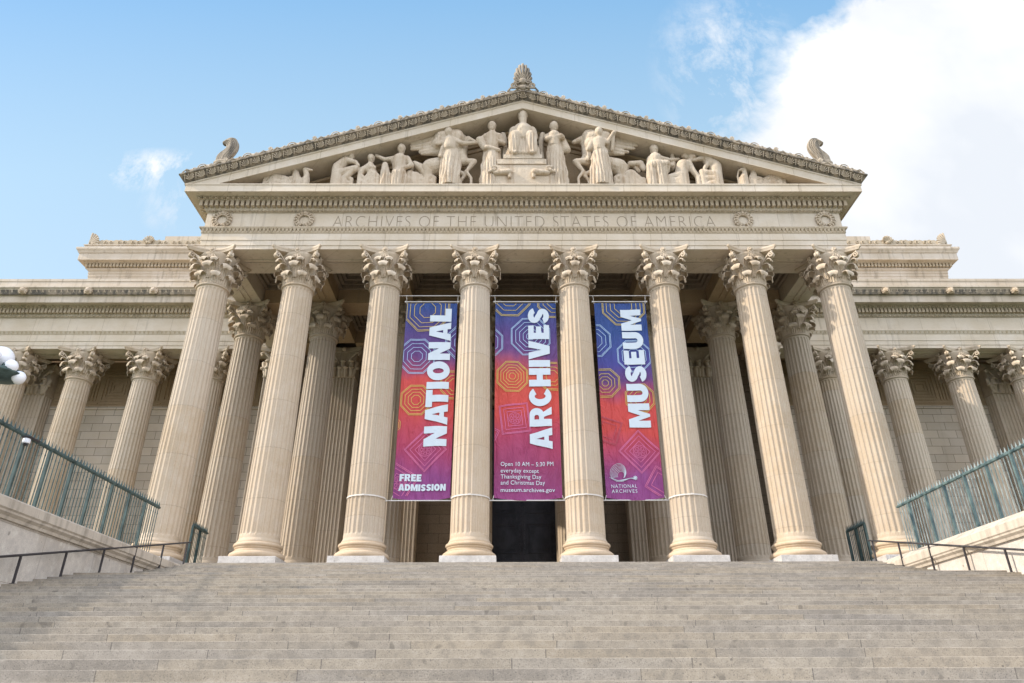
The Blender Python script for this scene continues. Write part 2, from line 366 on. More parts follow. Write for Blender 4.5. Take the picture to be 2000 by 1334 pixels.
# ------------------------------------------------------------------ ground, stairs, terrace
XL, XR = -14.35, 14.70          # stair flanks
RISE, TREAD = 0.15, 0.62
def nose_y(i): return -1.61 - TREAD * i - (1.2 if i > 9 else 0.0)
NST = 43
g = MB(); g.add([(-600, -600, -6.62), (600, -600, -6.62), (600, 600, -6.62), (-600, 600, -6.62)], [(0, 1, 2, 3)])
struct(g.build('ground', 'grass'))
g = MB(); g.box(-80, 80, -46, nose_y(NST) + 0.5, -6.75, -6.46); struct(g.build('pavement', 'paving'))
g = MB(); g.add([(-300, -64, -6.58), (300, -64, -6.58), (300, -46.2, -6.58), (-300, -46.2, -6.58)], [(0, 1, 2, 3)]); struct(g.build('road', 'asphalt'))
g = MB(); c = 0.0022
for i in range(NST):
    y0, z = nose_y(i), -RISE * i
    y1 = nose_y(i - 1) + 0.03 if i else -0.2
    zl = z - RISE - (0.04 if i < NST - 1 else 0.3)
    e = random.uniform(-.003, .003)
    prof = [(y0 + .012, zl), (y0 + e, z - c * 2.2), (y0 + e + c, z - c * .5), (y0 + c * 2.6, z), (y1, z + .002), (y1, zl)]
    g.ext(prof, XL + .003, XR - .003)
struct(g.build('stairs', 'steps'))
g = MB(); g.box(-21, 21, -0.25, 17, -6.5, -0.004)
g.box(-60, -21.01, 8.6, 17, -6.5, -0.008); g.box(21.01, 60, 8.6, 17, -6.5, -0.008)
struct(g.build('terrace', 'paving'))
g = MB(); g.box(-60, -15.9, -25, 8.5, -6.5, -1.4); g.box(15.9, 60, -25, 8.5, -6.5, -1.4)
struct(g.build('lawn', 'grass'))

# ------------------------------------------------------------------ the building
bld = empty('museum_building')
tag(bld, 'pale limestone temple-fronted museum with fluted columns and a carved pediment', 'building')
COLX = [2.58, 7.29, 11.86, 16.30]; COLX = [-x for x in reversed(COLX)] + COLX
ZTOP, ZAST = 16.10, 14.05
NF = 24
def flute_depth(u, s, wd):
    """u across the flute -1..1, s distance from the flute's end"""
    if s < 0: return 0.0
    q = abs(u)
    if s < wd:
        k = 1 - ((wd - s) / wd) ** 2
        lim = math.sqrt(max(0, k))
        if q >= lim: return 0.0
        return math.sqrt(max(0.0, 1 - (q / max(lim, 1e-4)) ** 2)) * math.sqrt(k)
    return math.sqrt(max(0.0, 1 - q * q))
US = (-1.0, -0.86, -0.5, 0.0, 0.5, 0.86, 1.0)
def shaft_rings(z0, z1, rad, fl_lo, fl_hi, extra):
    zs = sorted(set([z0, z1] + extra)); rs = []
    for z in zs:
        r = rad(z); wd = math.pi * r / NF * 0.78; ring = []
        for k in range(NF):
            for u in US:
                a = 2 * math.pi * (k + 0.5 * 0.78 * u) / NF
                d = 0.60 * wd * flute_depth(u, min(z - fl_lo, fl_hi - z), wd)
                ring.append(((r - d) * math.cos(a), (r - d) * math.sin(a), z))
        rs.append(ring)
    return rs
def shaft_r(z):
    t = (z - 1.05) / (ZAST - 1.05); return 0.872 - 0.112 * (t ** 1.6)
mb = MB()
fl0, fl1 = 1.34, ZAST - 0.22
ex = [1.10, 1.18, fl0, fl0 + .02, fl0 + .05, fl0 + .09, fl0 + .13] + [lerp(fl0 + .2, fl1 - .2, k / 10) for k in range(11)] + [fl1 - .12, fl1 - .08, fl1 - .045, fl1 - .015, fl1]
mb.rings(shaft_rings(1.18, ZAST - .12, shaft_r, fl0, fl1, [e for e in ex if e >= 1.18]))
mb.lathe([(.93, 1.04), (.93, 1.09), (.90, 1.13), (.874, 1.2)], 48)
a = shaft_r(ZAST)
mb.lathe([(a, ZAST - .14), (a + .02, ZAST - .11), (a + .075, ZAST - .10), (a + .095, ZAST - .06), (a + .075, ZAST - .02), (a + .03, ZAST), (a + .05, ZAST + .03), (a + .03, ZAST + .05), (a - .02, ZAST + .05)], 48)
column = mb.build('column', 'shaft', bld, smooth=38)
mb = MB()
pr_ = [(.90, .34), (1.08, .345)]
pr_ += [(1.06 + .13 * math.sin(R(q)), .345 + .13 - .13 * math.cos(R(q))) for q in range(0, 181, 22)]
pr_ += [(1.04, .62), (1.04, .655)]
pr_ += [(1.02 - .07 * math.sin(R(q)), .655 + .13 * q / 180) for q in range(20, 180, 32)]
pr_ += [(1.0, .79), (1.0, .82)]
pr_ += [(.965 + .09 * math.sin(R(q)), .91 - .09 * math.cos(R(q))) for q in range(0, 181, 22)]
pr_ += [(.94, 1.005), (.94, 1.05), (.85, 1.05)]
mb.lathe(pr_, 56); base = mb.build('base', 'base', column, smooth=50)
mb = MB(); mb.box(-1.2, 1.2, -1.2, 1.2, 0.0, .34, .012); mb.build('plinth', 'plinth', column)

# ---- Corinthian capital, built from z = 0 at the astragal
def bell(z): return 0.72 + 0.03 * z + 0.26 * max(0.0, (z - .7) / 1.05) ** 2.0
def leaf(mb, ang, h, w0, curl, lean=0.03, droop=205, nv=18, off=0.03, thick=.03, base_z=.02):
    cu_, su_ = math.cos(ang), math.sin(ang); rows_o, rows_i = [], []
    for k in range(nv + 1):
        v = k / nv
        if v < .62:
            z = base_z + (h - base_z) * v / .62; r = bell(z) + off + lean * (v / .62) ** 2; nr, nzv = 1.0, -.1
        else:
            ph = R(droop) * (v - .62) / .38
            r = bell(h) + off + lean + curl * (1 - math.cos(ph)); z = h + curl * 1.05 * math.sin(ph); nr, nzv = math.cos(ph), -math.sin(ph)
        wv = w0 * (0.78 + 0.30 * math.sin(min(v / .62, 1) * math.pi * .75)) * (1.0 if v < .88 else 1 - .40 * ((v - .88) / .12) ** 2)
        wv *= 1 - .13 * abs(math.sin(v * 6.5 * math.pi)) * max(0, min(1, (.72 - v) * 8))
        o_, i_ = [], []
        for j in range(-4, 5):
            u = j / 4; t = u * wv
            rg = max(0.0, min(1.0, (.66 - v) * 6)); bulge = .055 * (1 - u * u) * (.25 + .75 * rg) - .045 * u * u * rg + (.007 + .017 * rg) * math.cos(u * math.pi * 4.0); dz_ = -(1 - rg) * .085 * u * u
            for lst, dd in ((o_, bulge), (i_, bulge - thick)):
                rr = r + dd * nr; zz = z - dd * nzv * -1.0 if False else z + dd * (-nzv if v < .62 else nzv * -1)
                lst.append((rr * cu_ - t * su_, rr * su_ + t * cu_, zz + dz_))
        rows_o.append(o_); rows_i.append(i_)
    n = 9; rings = [o_ + list(reversed(i_)) for o_, i_ in zip(rows_o, rows_i)]
    mb.rings(rings)
def spiral_pts(r0, z0, rc, zc, rad, turns, n=22, s0=90):
    pts = []
    for k in range(n + 1):
        t = k / n; q = R(s0) - t * turns * 2 * math.pi; rr = rad * (1 - .82 * t)
        pts.append((rc + rr * math.cos(q), zc + rr * math.sin(q)))
    return pts
def ribbon(mb, pts, ang, w0, w1, th=.045):
    """pts (radial, z) in the vertical plane at ang -> a band with thickness"""
    cu_, su_ = math.cos(ang), math.sin(ang); rings = []; N = len(pts)
    for k, (r, z) in enumerate(pts):
        r2, z2 = pts[min(k + 1, N - 1)]; r1, z1 = pts[max(k - 1, 0)]
        dr, dz = r2 - r1, z2 - z1; L = math.hypot(dr, dz) or 1; nr, nz = -dz / L * th, dr / L * th
        w_ = lerp(w0, w1, k / (N - 1)); ring = []
        for t, sgn in ((-w_, 1), (0, 1.5), (w_, 1), (w_, -1), (0, -.7), (-w_, -1)):
            rr, zz = r + nr * sgn * .5, z + nz * sgn * .5
            ring.append((rr * cu_ - t * su_, rr * su_ + t * cu_, zz))
        rings.append(ring)
    mb.rings(rings)
def make_capital(square=None):
    mb = MB()
    HC = ZTOP - ZAST
    mb.lathe([(bell(z), z) for z in (0.0, .2, .5, .8, 1.0, 1.2, 1.4, 1.55, 1.66)] + [(1.00, 1.70), (1.00, 1.78)], 40)
    rs_ = []
    for z in (.0, .06, .2, .4, .6, .8, 1.0, 1.12):
        rs_.append([((bell(z) + (.012 + .05 * abs(math.sin(24 * q + (.4 if z > .5 else 0))) * min(1, z * 6)) * (1.0 if z < 1.05 else .2)) * math.cos(q), (bell(z) + (.012 + .05 * abs(math.sin(24 * q + (.4 if z > .5 else 0))) * min(1, z * 6)) * (1.0 if z < 1.05 else .2)) * math.sin(q), z) for q in [2 * math.pi * i / 192 for i in range(192)]])
    mb.rings(rs_)
    for k in range(8):
        leaf(mb, R(22.5 + 45 * k), .45, .245, .175, lean=.06, droop=222)
        leaf(mb, R(45 * k), 0.91, .255, .205, lean=.08, off=.06, base_z=.30, droop=215)
    for k in range(8):
        leaf(mb, R(22.5 + 45 * k) + (R(9) if k % 2 else R(-9)), 1.22, .20, .150, lean=.12, off=.06, base_z=.75, nv=15, droop=210)
    for k in range(4):
        q = R(45 + 90 * k)
        for s in (-1, 1):
            path = [(.92, 1.12), (1.0, 1.26), (1.10, 1.39), (1.21, 1.50), (1.31, 1.59), (1.41, 1.66)] + spiral_pts(0, 0, 1.43, 1.52, .145, 1.4, 20, 95)[1:]
            ribbon(mb, path, q + s * R(2.4), .055, .05, .05)
        leaf(mb, q, 1.27, .15, .13, lean=.24, off=.06, base_z=.9, nv=14)
        cu_, su_ = math.cos(q), math.sin(q)
        mb.tube([(1.50 * cu_, 1.50 * su_, 1.83), (1.48 * cu_, 1.48 * su_, 1.70), (1.40 * cu_, 1.40 * su_, 1.58)], .06, 6)
    for k in range(4):
        q = R(90 * k); cu_, su_ = math.cos(q), math.sin(q)
        for s in (-1, 1):
            pts = [(.94, s * .36, 1.02), (.98, s * .33, 1.25), (1.00, s * .25, 1.42)]
            for j in range(15):
                t = j / 14; an = R(90) - t * R(470); rr = .105 * (1 - .75 * t)
                pts.append((1.02, s * (.13 - rr * math.cos(an)), 1.48 + rr * math.sin(an)))
            mb.tube([(p[0] * cu_ - p[1] * su_, p[0] * su_ + p[1] * cu_, p[2]) for p in pts], .032, 6)
        fc = Vector((.98 * cu_, .98 * su_, 1.88))
        for j in range(8):
            an = 2 * math.pi * j / 8
            ty, tz = .115 * math.cos(an), .115 * math.sin(an)
            p = fc + Vector((-ty * su_, ty * cu_, tz)); mb.ell(p, (.065, .065, .08), 6, 4)
        mb.ell(fc + Vector((.06 * cu_, .06 * su_, 0)), (.075, .075, .075), 8, 5)
        mb.tube([(.96 * cu_, .96 * su_, 1.22), (.99 * cu_, .99 * su_, 1.5), (.97 * cu_, .97 * su_, 1.78)], .03, 6)
    # abacus: concave sides, cut horns
    def plan(sc, z):
        P = []
        for k in range(4):
            q = R(90 * k); cu_, su_ = math.cos(q), math.sin(q)
            for j in range(13):
                u = -1 + j / 6
                x = u * 1.215; y = -(0.83 + .47 * abs(u) ** 1.9)
                x, y = x * sc, y * sc
                P.append((x * cu_ - y * su_, x * su_ + y * cu_, z))
        return P
    mb.rings([plan(.90, 1.79), plan(.93, 1.80), plan(.955, 1.88), plan(.965, 1.89), plan(.965, 1.925), plan(.985, 1.93), plan(1.0, 1.97), plan(1.0, 2.02), plan(.985, HC - .003)])
    return mb
cap = make_capital().build('capital', 'capital', column, smooth=42, loc=(0, 0, ZAST))
print('capital verts', len(cap.data.vertices))
first = True
WINGX = [20.85, 25.30, 29.75, 34.15]
spots = [(x, 0.0) for x in COLX] + [(x, 5.70) for x in COLX] + [(s * x, 11.90) for x in WINGX for s in (-1, 1)] + [(-38.6, 11.9), (38.6, 11.9)]
cols = []
for x, y in spots:
    if first: column.location = (x, y, 0); cols.append(column); first = False
    else:
        cols.append(dup(column, bld, (x, y, 0)))

# ---- pilasters on the rear walls
def flat_flutes(mb, x0, x1, y, z0, z1, n=7, side=0, dep=.06):
    """fluted face looking to -y (side 0), -x (side -1) or +x (side +1)"""
    L = x1 - x0; mrg = .05; pit = (L - 2 * mrg) / n; xs = [(x0, 0)]
    for k in range(n):
        a = x0 + mrg + pit * (k + .11); b_ = x0 + mrg + pit * (k + .89)
        for q in (0, .07, .25, .5, .75, .93, 1): xs.append((lerp(a, b_, q), dep * math.sqrt(max(0, 1 - (2 * q - 1) ** 2))))
    xs.append((x1, 0))
    rows = []
    for z in (z0, z1):
        if side == 0: rows.append([(x, y + d, z) for x, d in xs])
        else: rows.append([(y - side * d, x, z) for x, d in xs])
    mb.rings(rows, close=False, cap0=False, cap1=False)
def make_pilaster(hw, depth):
    mb = MB(); z0, z1 = 1.05, ZAST - .1
    flat_flutes(mb, -hw, hw, 0, z0, z1); flat_flutes(mb, 0, depth, -hw, z0, z1, max(2, int(depth / .24)), -1); flat_flutes(mb, 0, depth, hw, z0, z1, max(2, int(depth / .24)), 1)
    mb.box(-hw + .07, hw - .07, .07, depth, z0, z1)
    mb.box(-hw - .05, hw + .05, -.05, depth, z1, z1 + .14, .02)
    o = mb.build('pilaster', 'shaft', bld)
    mb = MB(); mb.box(-hw - .16, hw + .16, -.16, depth, .3, .55, .05); mb.box(-hw - .07, hw + .07, -.07, depth, .55, .74); mb.box(-hw - .1, hw + .1, -.1, depth, .74, .95, .05); mb.box(-hw - .02, hw + .02, -.02, depth, .95, 1.05); mb.box(-hw - .2, hw + .2, -.2, depth, 0, .3)
    mb.build('base', 'base', o)
    mb = MB(); mb.box(-hw, hw, 0, depth, ZAST, ZAST + 1.76)
    for h, n, off in ((.5, 4, 0), (.95, 3, .1)):
        for k in range(n):
            x = lerp(-hw + .22, hw - .22, k / (n - 1))
            mb.capsule((x, -.06, ZAST + .02), .14, (x, -.10 - off * .5, ZAST + h), .17, 8); mb.ell((x, -.24 - off * .5, ZAST + h + .03), (.19, .14, .1), 8, 5)
    for s in (-1, 1):
        mb.tube([(s * .3, -.1, ZAST + .9), (s * (hw - .25), -.2, ZAST + 1.3), (s * (hw + .08), -.28, ZAST + 1.62), (s * (hw + .28), -.36, ZAST + 1.5), (s * (hw + .18), -.36, ZAST + 1.36)], .08, 6)
        mb.capsule((s * (hw - .1), -.05, ZAST + .05), .12, (s * (hw + .1), -.05, ZAST + .9), .14, 8)
        mb.ell((s * (hw + .14), -.1, ZAST + .52), (.14, .16, .1), 8, 5)
    mb.ell((0, -.3, ZAST + 1.86), (.16, .12, .16), 8, 5)
    def pl(sc, z):
        P = []
        for j in range(9):
            u = -1 + .25 * j; P.append((u * (hw + .40) * sc, -(.12 + .28 * u * u) * sc - .0, z))
        return P + [((hw + .30) * sc, depth, z), (-(hw + .30) * sc, depth, z)]
    mb.rings([pl(.93, ZAST + 1.74), pl(.96, ZAST + 1.85), pl(1, ZAST + 1.95), pl(1, ZTOP - .006)])
    mb.build('capital', 'capital', o, smooth=45)
    return o
pil = make_pilaster(.80, 1.2)
pspots = [(s * x, 11.1) for x in (2.86, 7.29, 11.86, 16.30) for s in (-1, 1)]
pil.location = (*pspots[0], 0)
for x, y in pspots[1:]: dup(pil, bld, (x, y, 0))
pil2 = make_pilaster(.92, .9); pil2.location = (-34.15, 14.0, 0); dup(pil2, bld, (34.15, 14.0, 0))

# ---- entablature of the portico
XF, YF, YB = 17.08, -.78, 12.0
def u_sweep(mb, prof, xf=XF, yf=YF, yb=YB, close=True):
    """closed (offset, z) outline carried round the three free sides"""
    rings = []
    for sx, sy in ((-1, 0), (-1, 1), (1, 1), (1, 0)):
        rings.append([(sx * (xf + o), (yf - o) if sy else yb, z) for o, z in prof])
    return mb.rings(rings)
IN = -1.5
mb = MB()
u_sweep(mb, [(IN, 16.1), (0, 16.1), (0, 16.315), (.035, 16.325), (.035, 16.63), (.07, 16.64), (.07, 17.05), (IN, 17.05)])
mb.ext([(YF + 1.5, 16.1), (1.6, 16.1), (1.6, 17.9), (YF + 1.5, 17.9)], -XF + 1.55, XF - 1.55)
# sunk soffit panels are framed by thin raised fillets
for i in range(7):
    x0, x1 = COLX[i] + 1.22, COLX[i + 1] - 1.22
    for yy in (.18, .46): mb.box(x0, x1, yy, yy + .07, 16.03, 16.1)
    mb.box(x0, x1, .30, .41, 16.06, 16.1)
for s in (-1, 1):
    xa = s * 16.30
    for dx in (-.20, .13): mb.box(xa + dx, xa + dx + .07, 1.3, 4.4, 16.04, 16.1)
architrave = mb.build('architrave', 'ashlar_light', bld)
def egg_band(mb, pts_fn, n, rx, rz, ry, m=6):
    for k in range(n):
        c, rot = pts_fn(k + .5); mb.ell(c, (rx, ry, rz), m, 4, rot)
mb = MB()
u_sweep(mb, [(IN, 17.05), (.09, 17.05), (.09, 17.08), (.11, 17.10), (.11, 17.30), (.20, 17.33), (.21, 17.36), (.21, 17.42), (.03, 17.43), (.03, 17.45), (IN, 17.45)])
N = 170
for k in range(N):
    x = lerp(-XF - .1, XF + .1, (k + .5) / N)
    mb.add([(x - .095, YF - .10, 17.30), (x + .095, YF - .10, 17.30), (x + .095, YF - .19, 17.315), (x - .095, YF - .19, 17.315), (x, YF - .125, 17.10), (x, YF - .10, 17.10)], [(0, 1, 2, 3), (0, 3, 4, 5), (3, 2, 4), (2, 1, 5, 4)])
mb.build('moulding', 'orn', bld)
mb = MB(); u_sweep(mb, [(IN, 17.45), (.03, 17.45), (.03, 18.40), (IN, 18.40)])
frieze = mb.build('frieze', 'ashlar_light', bld)
# bed mould, dentils, egg and dart, corona
mb = MB()
u_sweep(mb, [(IN, 18.40), (.05, 18.40), (.06, 18.44), (.16, 18.54), (.19, 18.60), (.19, 18.985), (.44, 18.985), (.45, 19.01), (.50, 19.06), (.58, 19.135), (.60, 19.15), (.98, 19.15), (.98, 19.11), (1.02, 19.11), (1.02, 19.50), (1.06, 19.53), (1.06, 19.60), (IN, 19.60)])
cornice = mb.build('cornice', 'ashlar_light', bld)
mb = MB()
N = 126; w_ = 2 * (XF + .44) / N
for k in range(N):
    x = -XF - .44 + w_ * (k + .5); mb.box(x - w_ * .29, x + w_ * .29, YF - .44, YF - .17, 18.63, 18.98)
for s in (-1, 1):
    for k in range(46):
        y = YF - .44 + w_ * (k + 1.5); mb.box(*sorted((s * (XF + .17), s * (XF + .44))), y - w_ * .33, y + w_ * .33, 18.63, 18.98)
mb.build('dentil_course', 'orn', cornice)['kind'] = 'stuff'
mb = MB()
N = 116; w_ = 2 * (XF + .55) / N
for k in range(N):
    x = -XF - .55 + w_ * (k + .5)
    mb.ell((x, YF - .54, 19.065), (w_ * .32, .07, .085), 7, 5)
    mb.box(x + w_ * .46, x + w_ * .54, YF - .60, YF - .46, 19.0, 19.14)
    mb.tube([(x - w_ * .40, YF - .57, 19.14), (x - w_ * .38, YF - .53, 19.04), (x, YF - .50, 18.985), (x + w_ * .38, YF - .53, 19.04), (x + w_ * .40, YF - .57, 19.14)], .018, 4)
N = 170
for k in range(N):
    x = lerp(-XF - .1, XF + .1, (k + .5) / N)
    mb.ell((x, YF - .13, 18.50), (.075, .05, .08), 6, 4); mb.box(x + .09, x + .112, YF - .17, YF - .08, 18.43, 18.58)
mb.build('egg_moulding', 'orn', cornice, smooth=40)['kind'] = 'stuff'
# wreaths and inscription on the frieze
def make_wreath():
    mb = MB()
    for k in range(15):
        a = R(-66 + 312 * k / 14); side = 1 if math.cos(a) < 0 else -1
        for s in (-1, 1):
            r = .40 + s * .085; q = a
            c0 = Vector((r * math.cos(q), -.08, r * math.sin(q)))
            mb.ell(c0, (.055, .06, .115), 7, 5, q + side * R(20) * s * -1)
        mb.ell((.40 * math.cos(a), -.11, .40 * math.sin(a)), (.06, .05, .06), 6, 4)
    mb.tube([(.40 * math.cos(R(q)), -.04, .40 * math.sin(R(q))) for q in range(-66, 247, 12)], .05, 5)
    mb.ell((0, -.1, .44), (.13, .06, .09), 8, 5)
    return mb
wr0 = None
for x in (-16.22, -11.82, 11.82, 16.25):
    if wr0 is None: wr0 = make_wreath().build('wreath', 'capital', frieze, smooth=50, loc=(x, YF - .03, 17.93))
    else: dup(wr0, frieze, (x, YF - .03, 17.93))
def text_mesh(name, body, mat, parent, x0, x1, z0, z1, y, rot=0, offset=0.0, depth=.01, space=1.0, uniform=False, line=1.0):
    """lettering as real geometry, fitted into the rectangle x0..x1, z0..z1 facing the viewer (rot 90: reading upwards)"""
    cu_ = bpy.data.curves.new(name, 'FONT'); cu_.body = body; cu_.size = 1; cu_.offset = offset; cu_.space_character = space; cu_.space_line = line
    cu_.resolution_u = 4
    tmp = bpy.data.objects.new(name, cu_); C.objects.link(tmp)
    dg = bpy.context.evaluated_depsgraph_get(); dg.update()
    me = bpy.data.meshes.new_from_object(tmp.evaluated_get(dg)); bpy.data.objects.remove(tmp); bpy.data.curves.remove(cu_)
    xs = [v.co.x for v in me.vertices]; ys = [v.co.y for v in me.vertices]
    ax, bx, ay_, by = min(xs), max(xs), min(ys), max(ys)
    for v in me.vertices:
        u, q = (v.co.x - ax) / (bx - ax), (v.co.y - ay_) / (by - ay_)
        if rot: v.co = (x1 + (x0 - x1) * q, y, z0 + (z1 - z0) * u)
        else: v.co = (x0 + (x1 - x0) * u, y, z0 + (z1 - z0) * q)
    import bmesh
    bm = bmesh.new(); bm.from_mesh(me); bmesh.ops.remove_doubles(bm, verts=bm.verts, dist=1e-5)
    r = bmesh.ops.extrude_face_region(bm, geom=bm.faces[:])
    bmesh.ops.translate(bm, verts=[e for e in r['geom'] if isinstance(e, bmesh.types.BMVert)], vec=(0, -depth, 0))
    bmesh.ops.recalc_face_normals(bm, faces=bm.faces); bm.to_mesh(me); bm.free()
    me.materials.clear(); me.materials.append(M[mat])
    o = bpy.data.objects.new(name, me); C.objects.link(o)
    if parent: o.parent = parent
    return o
def split_words(o, gap):
    me = o.data; xs = sorted(v.co.x for v in me.vertices); cuts = [(a_ + b_) / 2 for a_, b_ in zip(xs, xs[1:]) if b_ - a_ > gap]
    import bisect
    groups = {}
    for p in me.polygons: groups.setdefault(bisect.bisect(cuts, p.center.x), []).append(list(p.vertices))
    co = [tuple(v.co) for v in me.vertices]
    for k in sorted(groups):
        ids = sorted({i for f in groups[k] for i in f}); mp = {i: n for n, i in enumerate(ids)}
        mb = MB(); mb.add([co[i] for i in ids], [[mp[i] for i in f] for f in groups[k]]); mb.build(o.name.split('.')[0] + '_word', me.materials[0], o.parent)
    bpy.data.objects.remove(o)
ins_ = text_mesh('inscription', 'ARCHIVES OF THE UNITED STATES OF AMERICA', 'incise', frieze, -10.27, 10.30, 17.50, 18.22, YF - .033, offset=-.026, depth=.008, space=1.12)
split_words(ins_, .20)

# ---- pediment
SL = .333
def rake(mb, prof, y_list=None, x_end=18.4):
    """prof: (o, z0) pairs; each side runs z = z0 - SL*|x| down to the eaves"""
    for s in (-1, 1):
        rings = []
        for k, x in enumerate((0.0, 1.0)):
            ring = []
            for y, z0, xe in prof:
                X = xe * x; ring.append((s * X, y, z0 - SL * X))
            rings.append(ring)
        mb.rings(rings)
mb = MB()
rake(mb, [(.9, 25.13, 16.75), (-1.75, 25.13, 16.75), (-1.75, 25.58, 18.0), (-1.80, 25.61, 18.05), (-1.80, 25.70, 18.12), (.9, 25.70, 18.12)])
raking = mb.build('raking_cornice', 'ashlar_light', bld)
mb = MB()
rake(mb, [(-.4, 25.704, 18.12), (-1.84, 25.704, 18.14), (-1.90, 25.78, 18.2), (-2.00, 25.88, 18.28), (-2.12, 25.99, 18.36), (-2.20, 26.02, 18.40), (-2.20, 26.09, 18.40), (-.4, 26.09, 18.40)])
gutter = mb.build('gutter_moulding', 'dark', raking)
mb = MB()
# palmettes along the gutter
for s in (-1, 1):
    mb = MB()
    for k in range(33):
        X = .28 + k * .558 if k else .0
        if k == 0 and s == 1: continue
        X = k * .558
        bz = 25.74 - SL * X; ang = -s * math.atan(SL)
        for j in range(-3, 4):
            q = R(j * 25) ; L = (.30 - .028 * abs(j))
            dx, dz = math.sin(q), math.cos(q)
            p0 = Vector((s * X + dx * .05, -1.93, bz + dz * .03)); p1 = Vector((s * X + dx * L * .85, -1.99 - .13 * dz, bz + dz * L))
            p0.z += -SL * abs(p0.x) + SL * X if True else 0; p1.z += -SL * abs(p1.x) + SL * X
            mb.capsule(p0, .012, p1, .034, 6)
        xx = s * (X + .279)
        if abs(xx) < 18.2:
            zz = 25.74 - SL * abs(xx)
            mb.capsule((xx, -1.95, zz), .02, (xx, -2.06, zz + .2), .035, 6); mb.ell((xx, -2.10, zz + .24), (.07, .03, .05), 6, 4)
    mb.build('palmette_band', 'crest', gutter, smooth=45)
# pierced cresting over the gutter
mb = MB()
PER = 2.30
def crest_h(x):
    t = (x / PER) % 1.0
    h = .20 + .04 * abs(math.sin(t * math.pi * 6))
    d = min(abs(t), abs(1 - t)); h = max(h, .30 - (d * PER / .2) ** 2 * .3)
    d = abs(t - .5); h = max(h, .29 * math.sqrt(max(0, 1 - (d * PER / .5) ** 2)))
    return h
for s in (-1, 1):
    n = 240; A, B_ = [], []
    rings = []
    for k in range(n + 1):
        X = 18.1 * k / n; z = 26.085 - SL * X; h = crest_h(X)
        rings.append([(s * X, -2.12, z), (s * X, -2.14, z + h * .8), (s * X, -2.10, z + h), (s * X, -1.92, z + h), (s * X, -1.92, z)])
    mb.rings(rings)
    X = 0.0
    while X < 17.6:
        for q0, dirn in ((.72, 1), (1.58, -1)):
            pts = []
            for j in range(20):
                t = j / 19; an = R(-150) + t * R(560); rr = .115 * (1 - .72 * t)
                xx = X + q0 + dirn * (rr * math.cos(an)); pts.append((s * xx, -2.16, 26.09 - SL * xx + .115 + rr * math.sin(an)))
            mb.tube(pts, .022, 5)
        for q0 in (.35, 1.95):
            xx = X + q0; zz = 26.09 - SL * xx
            mb.tube([(s * (xx - .22), -2.16, zz + SL * .22 + .05), (s * xx, -2.18, zz + .20), (s * (xx + .22), -2.16, zz - SL * .22 + .05)], .035, 5)
        xx = X + 1.15; zz = 26.09 - SL * xx
        for rr in (.16, .27):
            mb.tube([(s * (xx + rr * math.cos(R(a_))), -2.16, zz + .02 + rr * math.sin(R(a_)) * 1.05) for a_ in range(0, 181, 20)], .026, 5)
        for j in range(-2, 3):
            q = R(j * 26); xx = X; zz = 26.10 - SL * xx
            if X > 0.5: mb.capsule((s * xx, -2.14, zz + .08), .025, (s * (xx + .13 * math.sin(q)), -2.18, zz + .10 + .22 * math.cos(q)), .030, 6)
        X += PER
mb.build('cresting', 'crest', raking, smooth=45)
mb = MB(); mb.add([(-17.0, .05, 19.3), (17.0, .05, 19.3), (0, .05, 25.4), (-17.0, .6, 19.3), (17.0, .6, 19.3), (0, .6, 25.4)], [(0, 1, 2), (5, 4, 3), (0, 3, 4, 1), (1, 4, 5, 2), (2, 5, 3, 0)])
rake(mb, [(.04, 24.62, 15.2), (-.10, 24.62, 15.2), (-.16, 24.74, 15.6), (-.34, 24.80, 15.8), (-.36, 24.95, 16.2), (.04, 24.95, 16.2)])
rake(mb, [(.045, 24.30, 14.2), (-.03, 24.30, 14.2), (-.06, 24.40, 14.4), (.045, 24.40, 14.4)])
mb.box(-17.0, 17.0, -1.70, .3, 19.60, 19.66)
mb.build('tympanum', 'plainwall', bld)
mb = MB()
for s in (-1, 1):
    mb.add([(0, -1.6, 26.02), (s * 18.3, -1.6, 26.02 - SL * 18.3), (s * 18.3, 14.0, 26.02 - SL * 18.3), (0, 14.0, 26.02), (0, -1.6, 25.8), (s * 18.3, -1.6, 25.8 - SL * 18.3), (s * 18.3, 14.0, 25.8 - SL * 18.3), (0, 14.0, 25.8)],
           [(0, 1, 2, 3), (7, 6, 5, 4), (0, 4, 5, 1), (1, 5, 6, 2), (2, 6, 7, 3), (3, 7, 4, 0)])
mb.build('roof', 'plainwall', bld)
# acroteria
mb = MB()
for j in range(-5, 6):
    q = R(j * 16.5); L = 1.62 - .045 * abs(j) ** 1.5
    pts = []
    for k in range(9):
        t = k / 8; rr = .30 + (L - .30) * t
        x = math.sin(q) * rr * (.44 + .20 * math.sin(t * math.pi)); z = 26.62 + rr * (math.cos(q) * .92 + .08)
        pts.append((x, -2.02 - .22 * math.sin(t * math.pi * .8) + .1 * abs(j) / 5, z))
    mb.tube(pts, .075, 7, .105); mb.ell(pts[-1], (.105, .10, .12), 7, 5)
mb.ell((0, -2.1, 26.85), (.30, .22, .26), 10, 6)
for s in (-1, 1):
    for (cx_, cz_, r0) in ((.34, 26.74, .20), (.62, 26.42, .20)):
        pts = []
        for j in range(22):
            t = j / 21; an = R(200) - t * R(600); rr = r0 * (1 - .75 * t)
            pts.append((s * (cx_ + rr * math.cos(an)), -2.22, cz_ + rr * math.sin(an)))
        mb.tube(pts, .05, 6)
    mb.tube([(s * .05, -2.2, 26.35), (s * .38, -2.25, 26.20), (s * .8, -2.22, 26.22), (s * 1.0, -2.18, 25.98)], .06, 6)
mb.ell((0, -2.15, 26.30), (.30, .16, .20), 10, 6)
mb.ext([(-2.14, 25.95), (-2.14, 26.9), (-1.9, 26.9), (-1.9, 25.95)], -.42, .42)
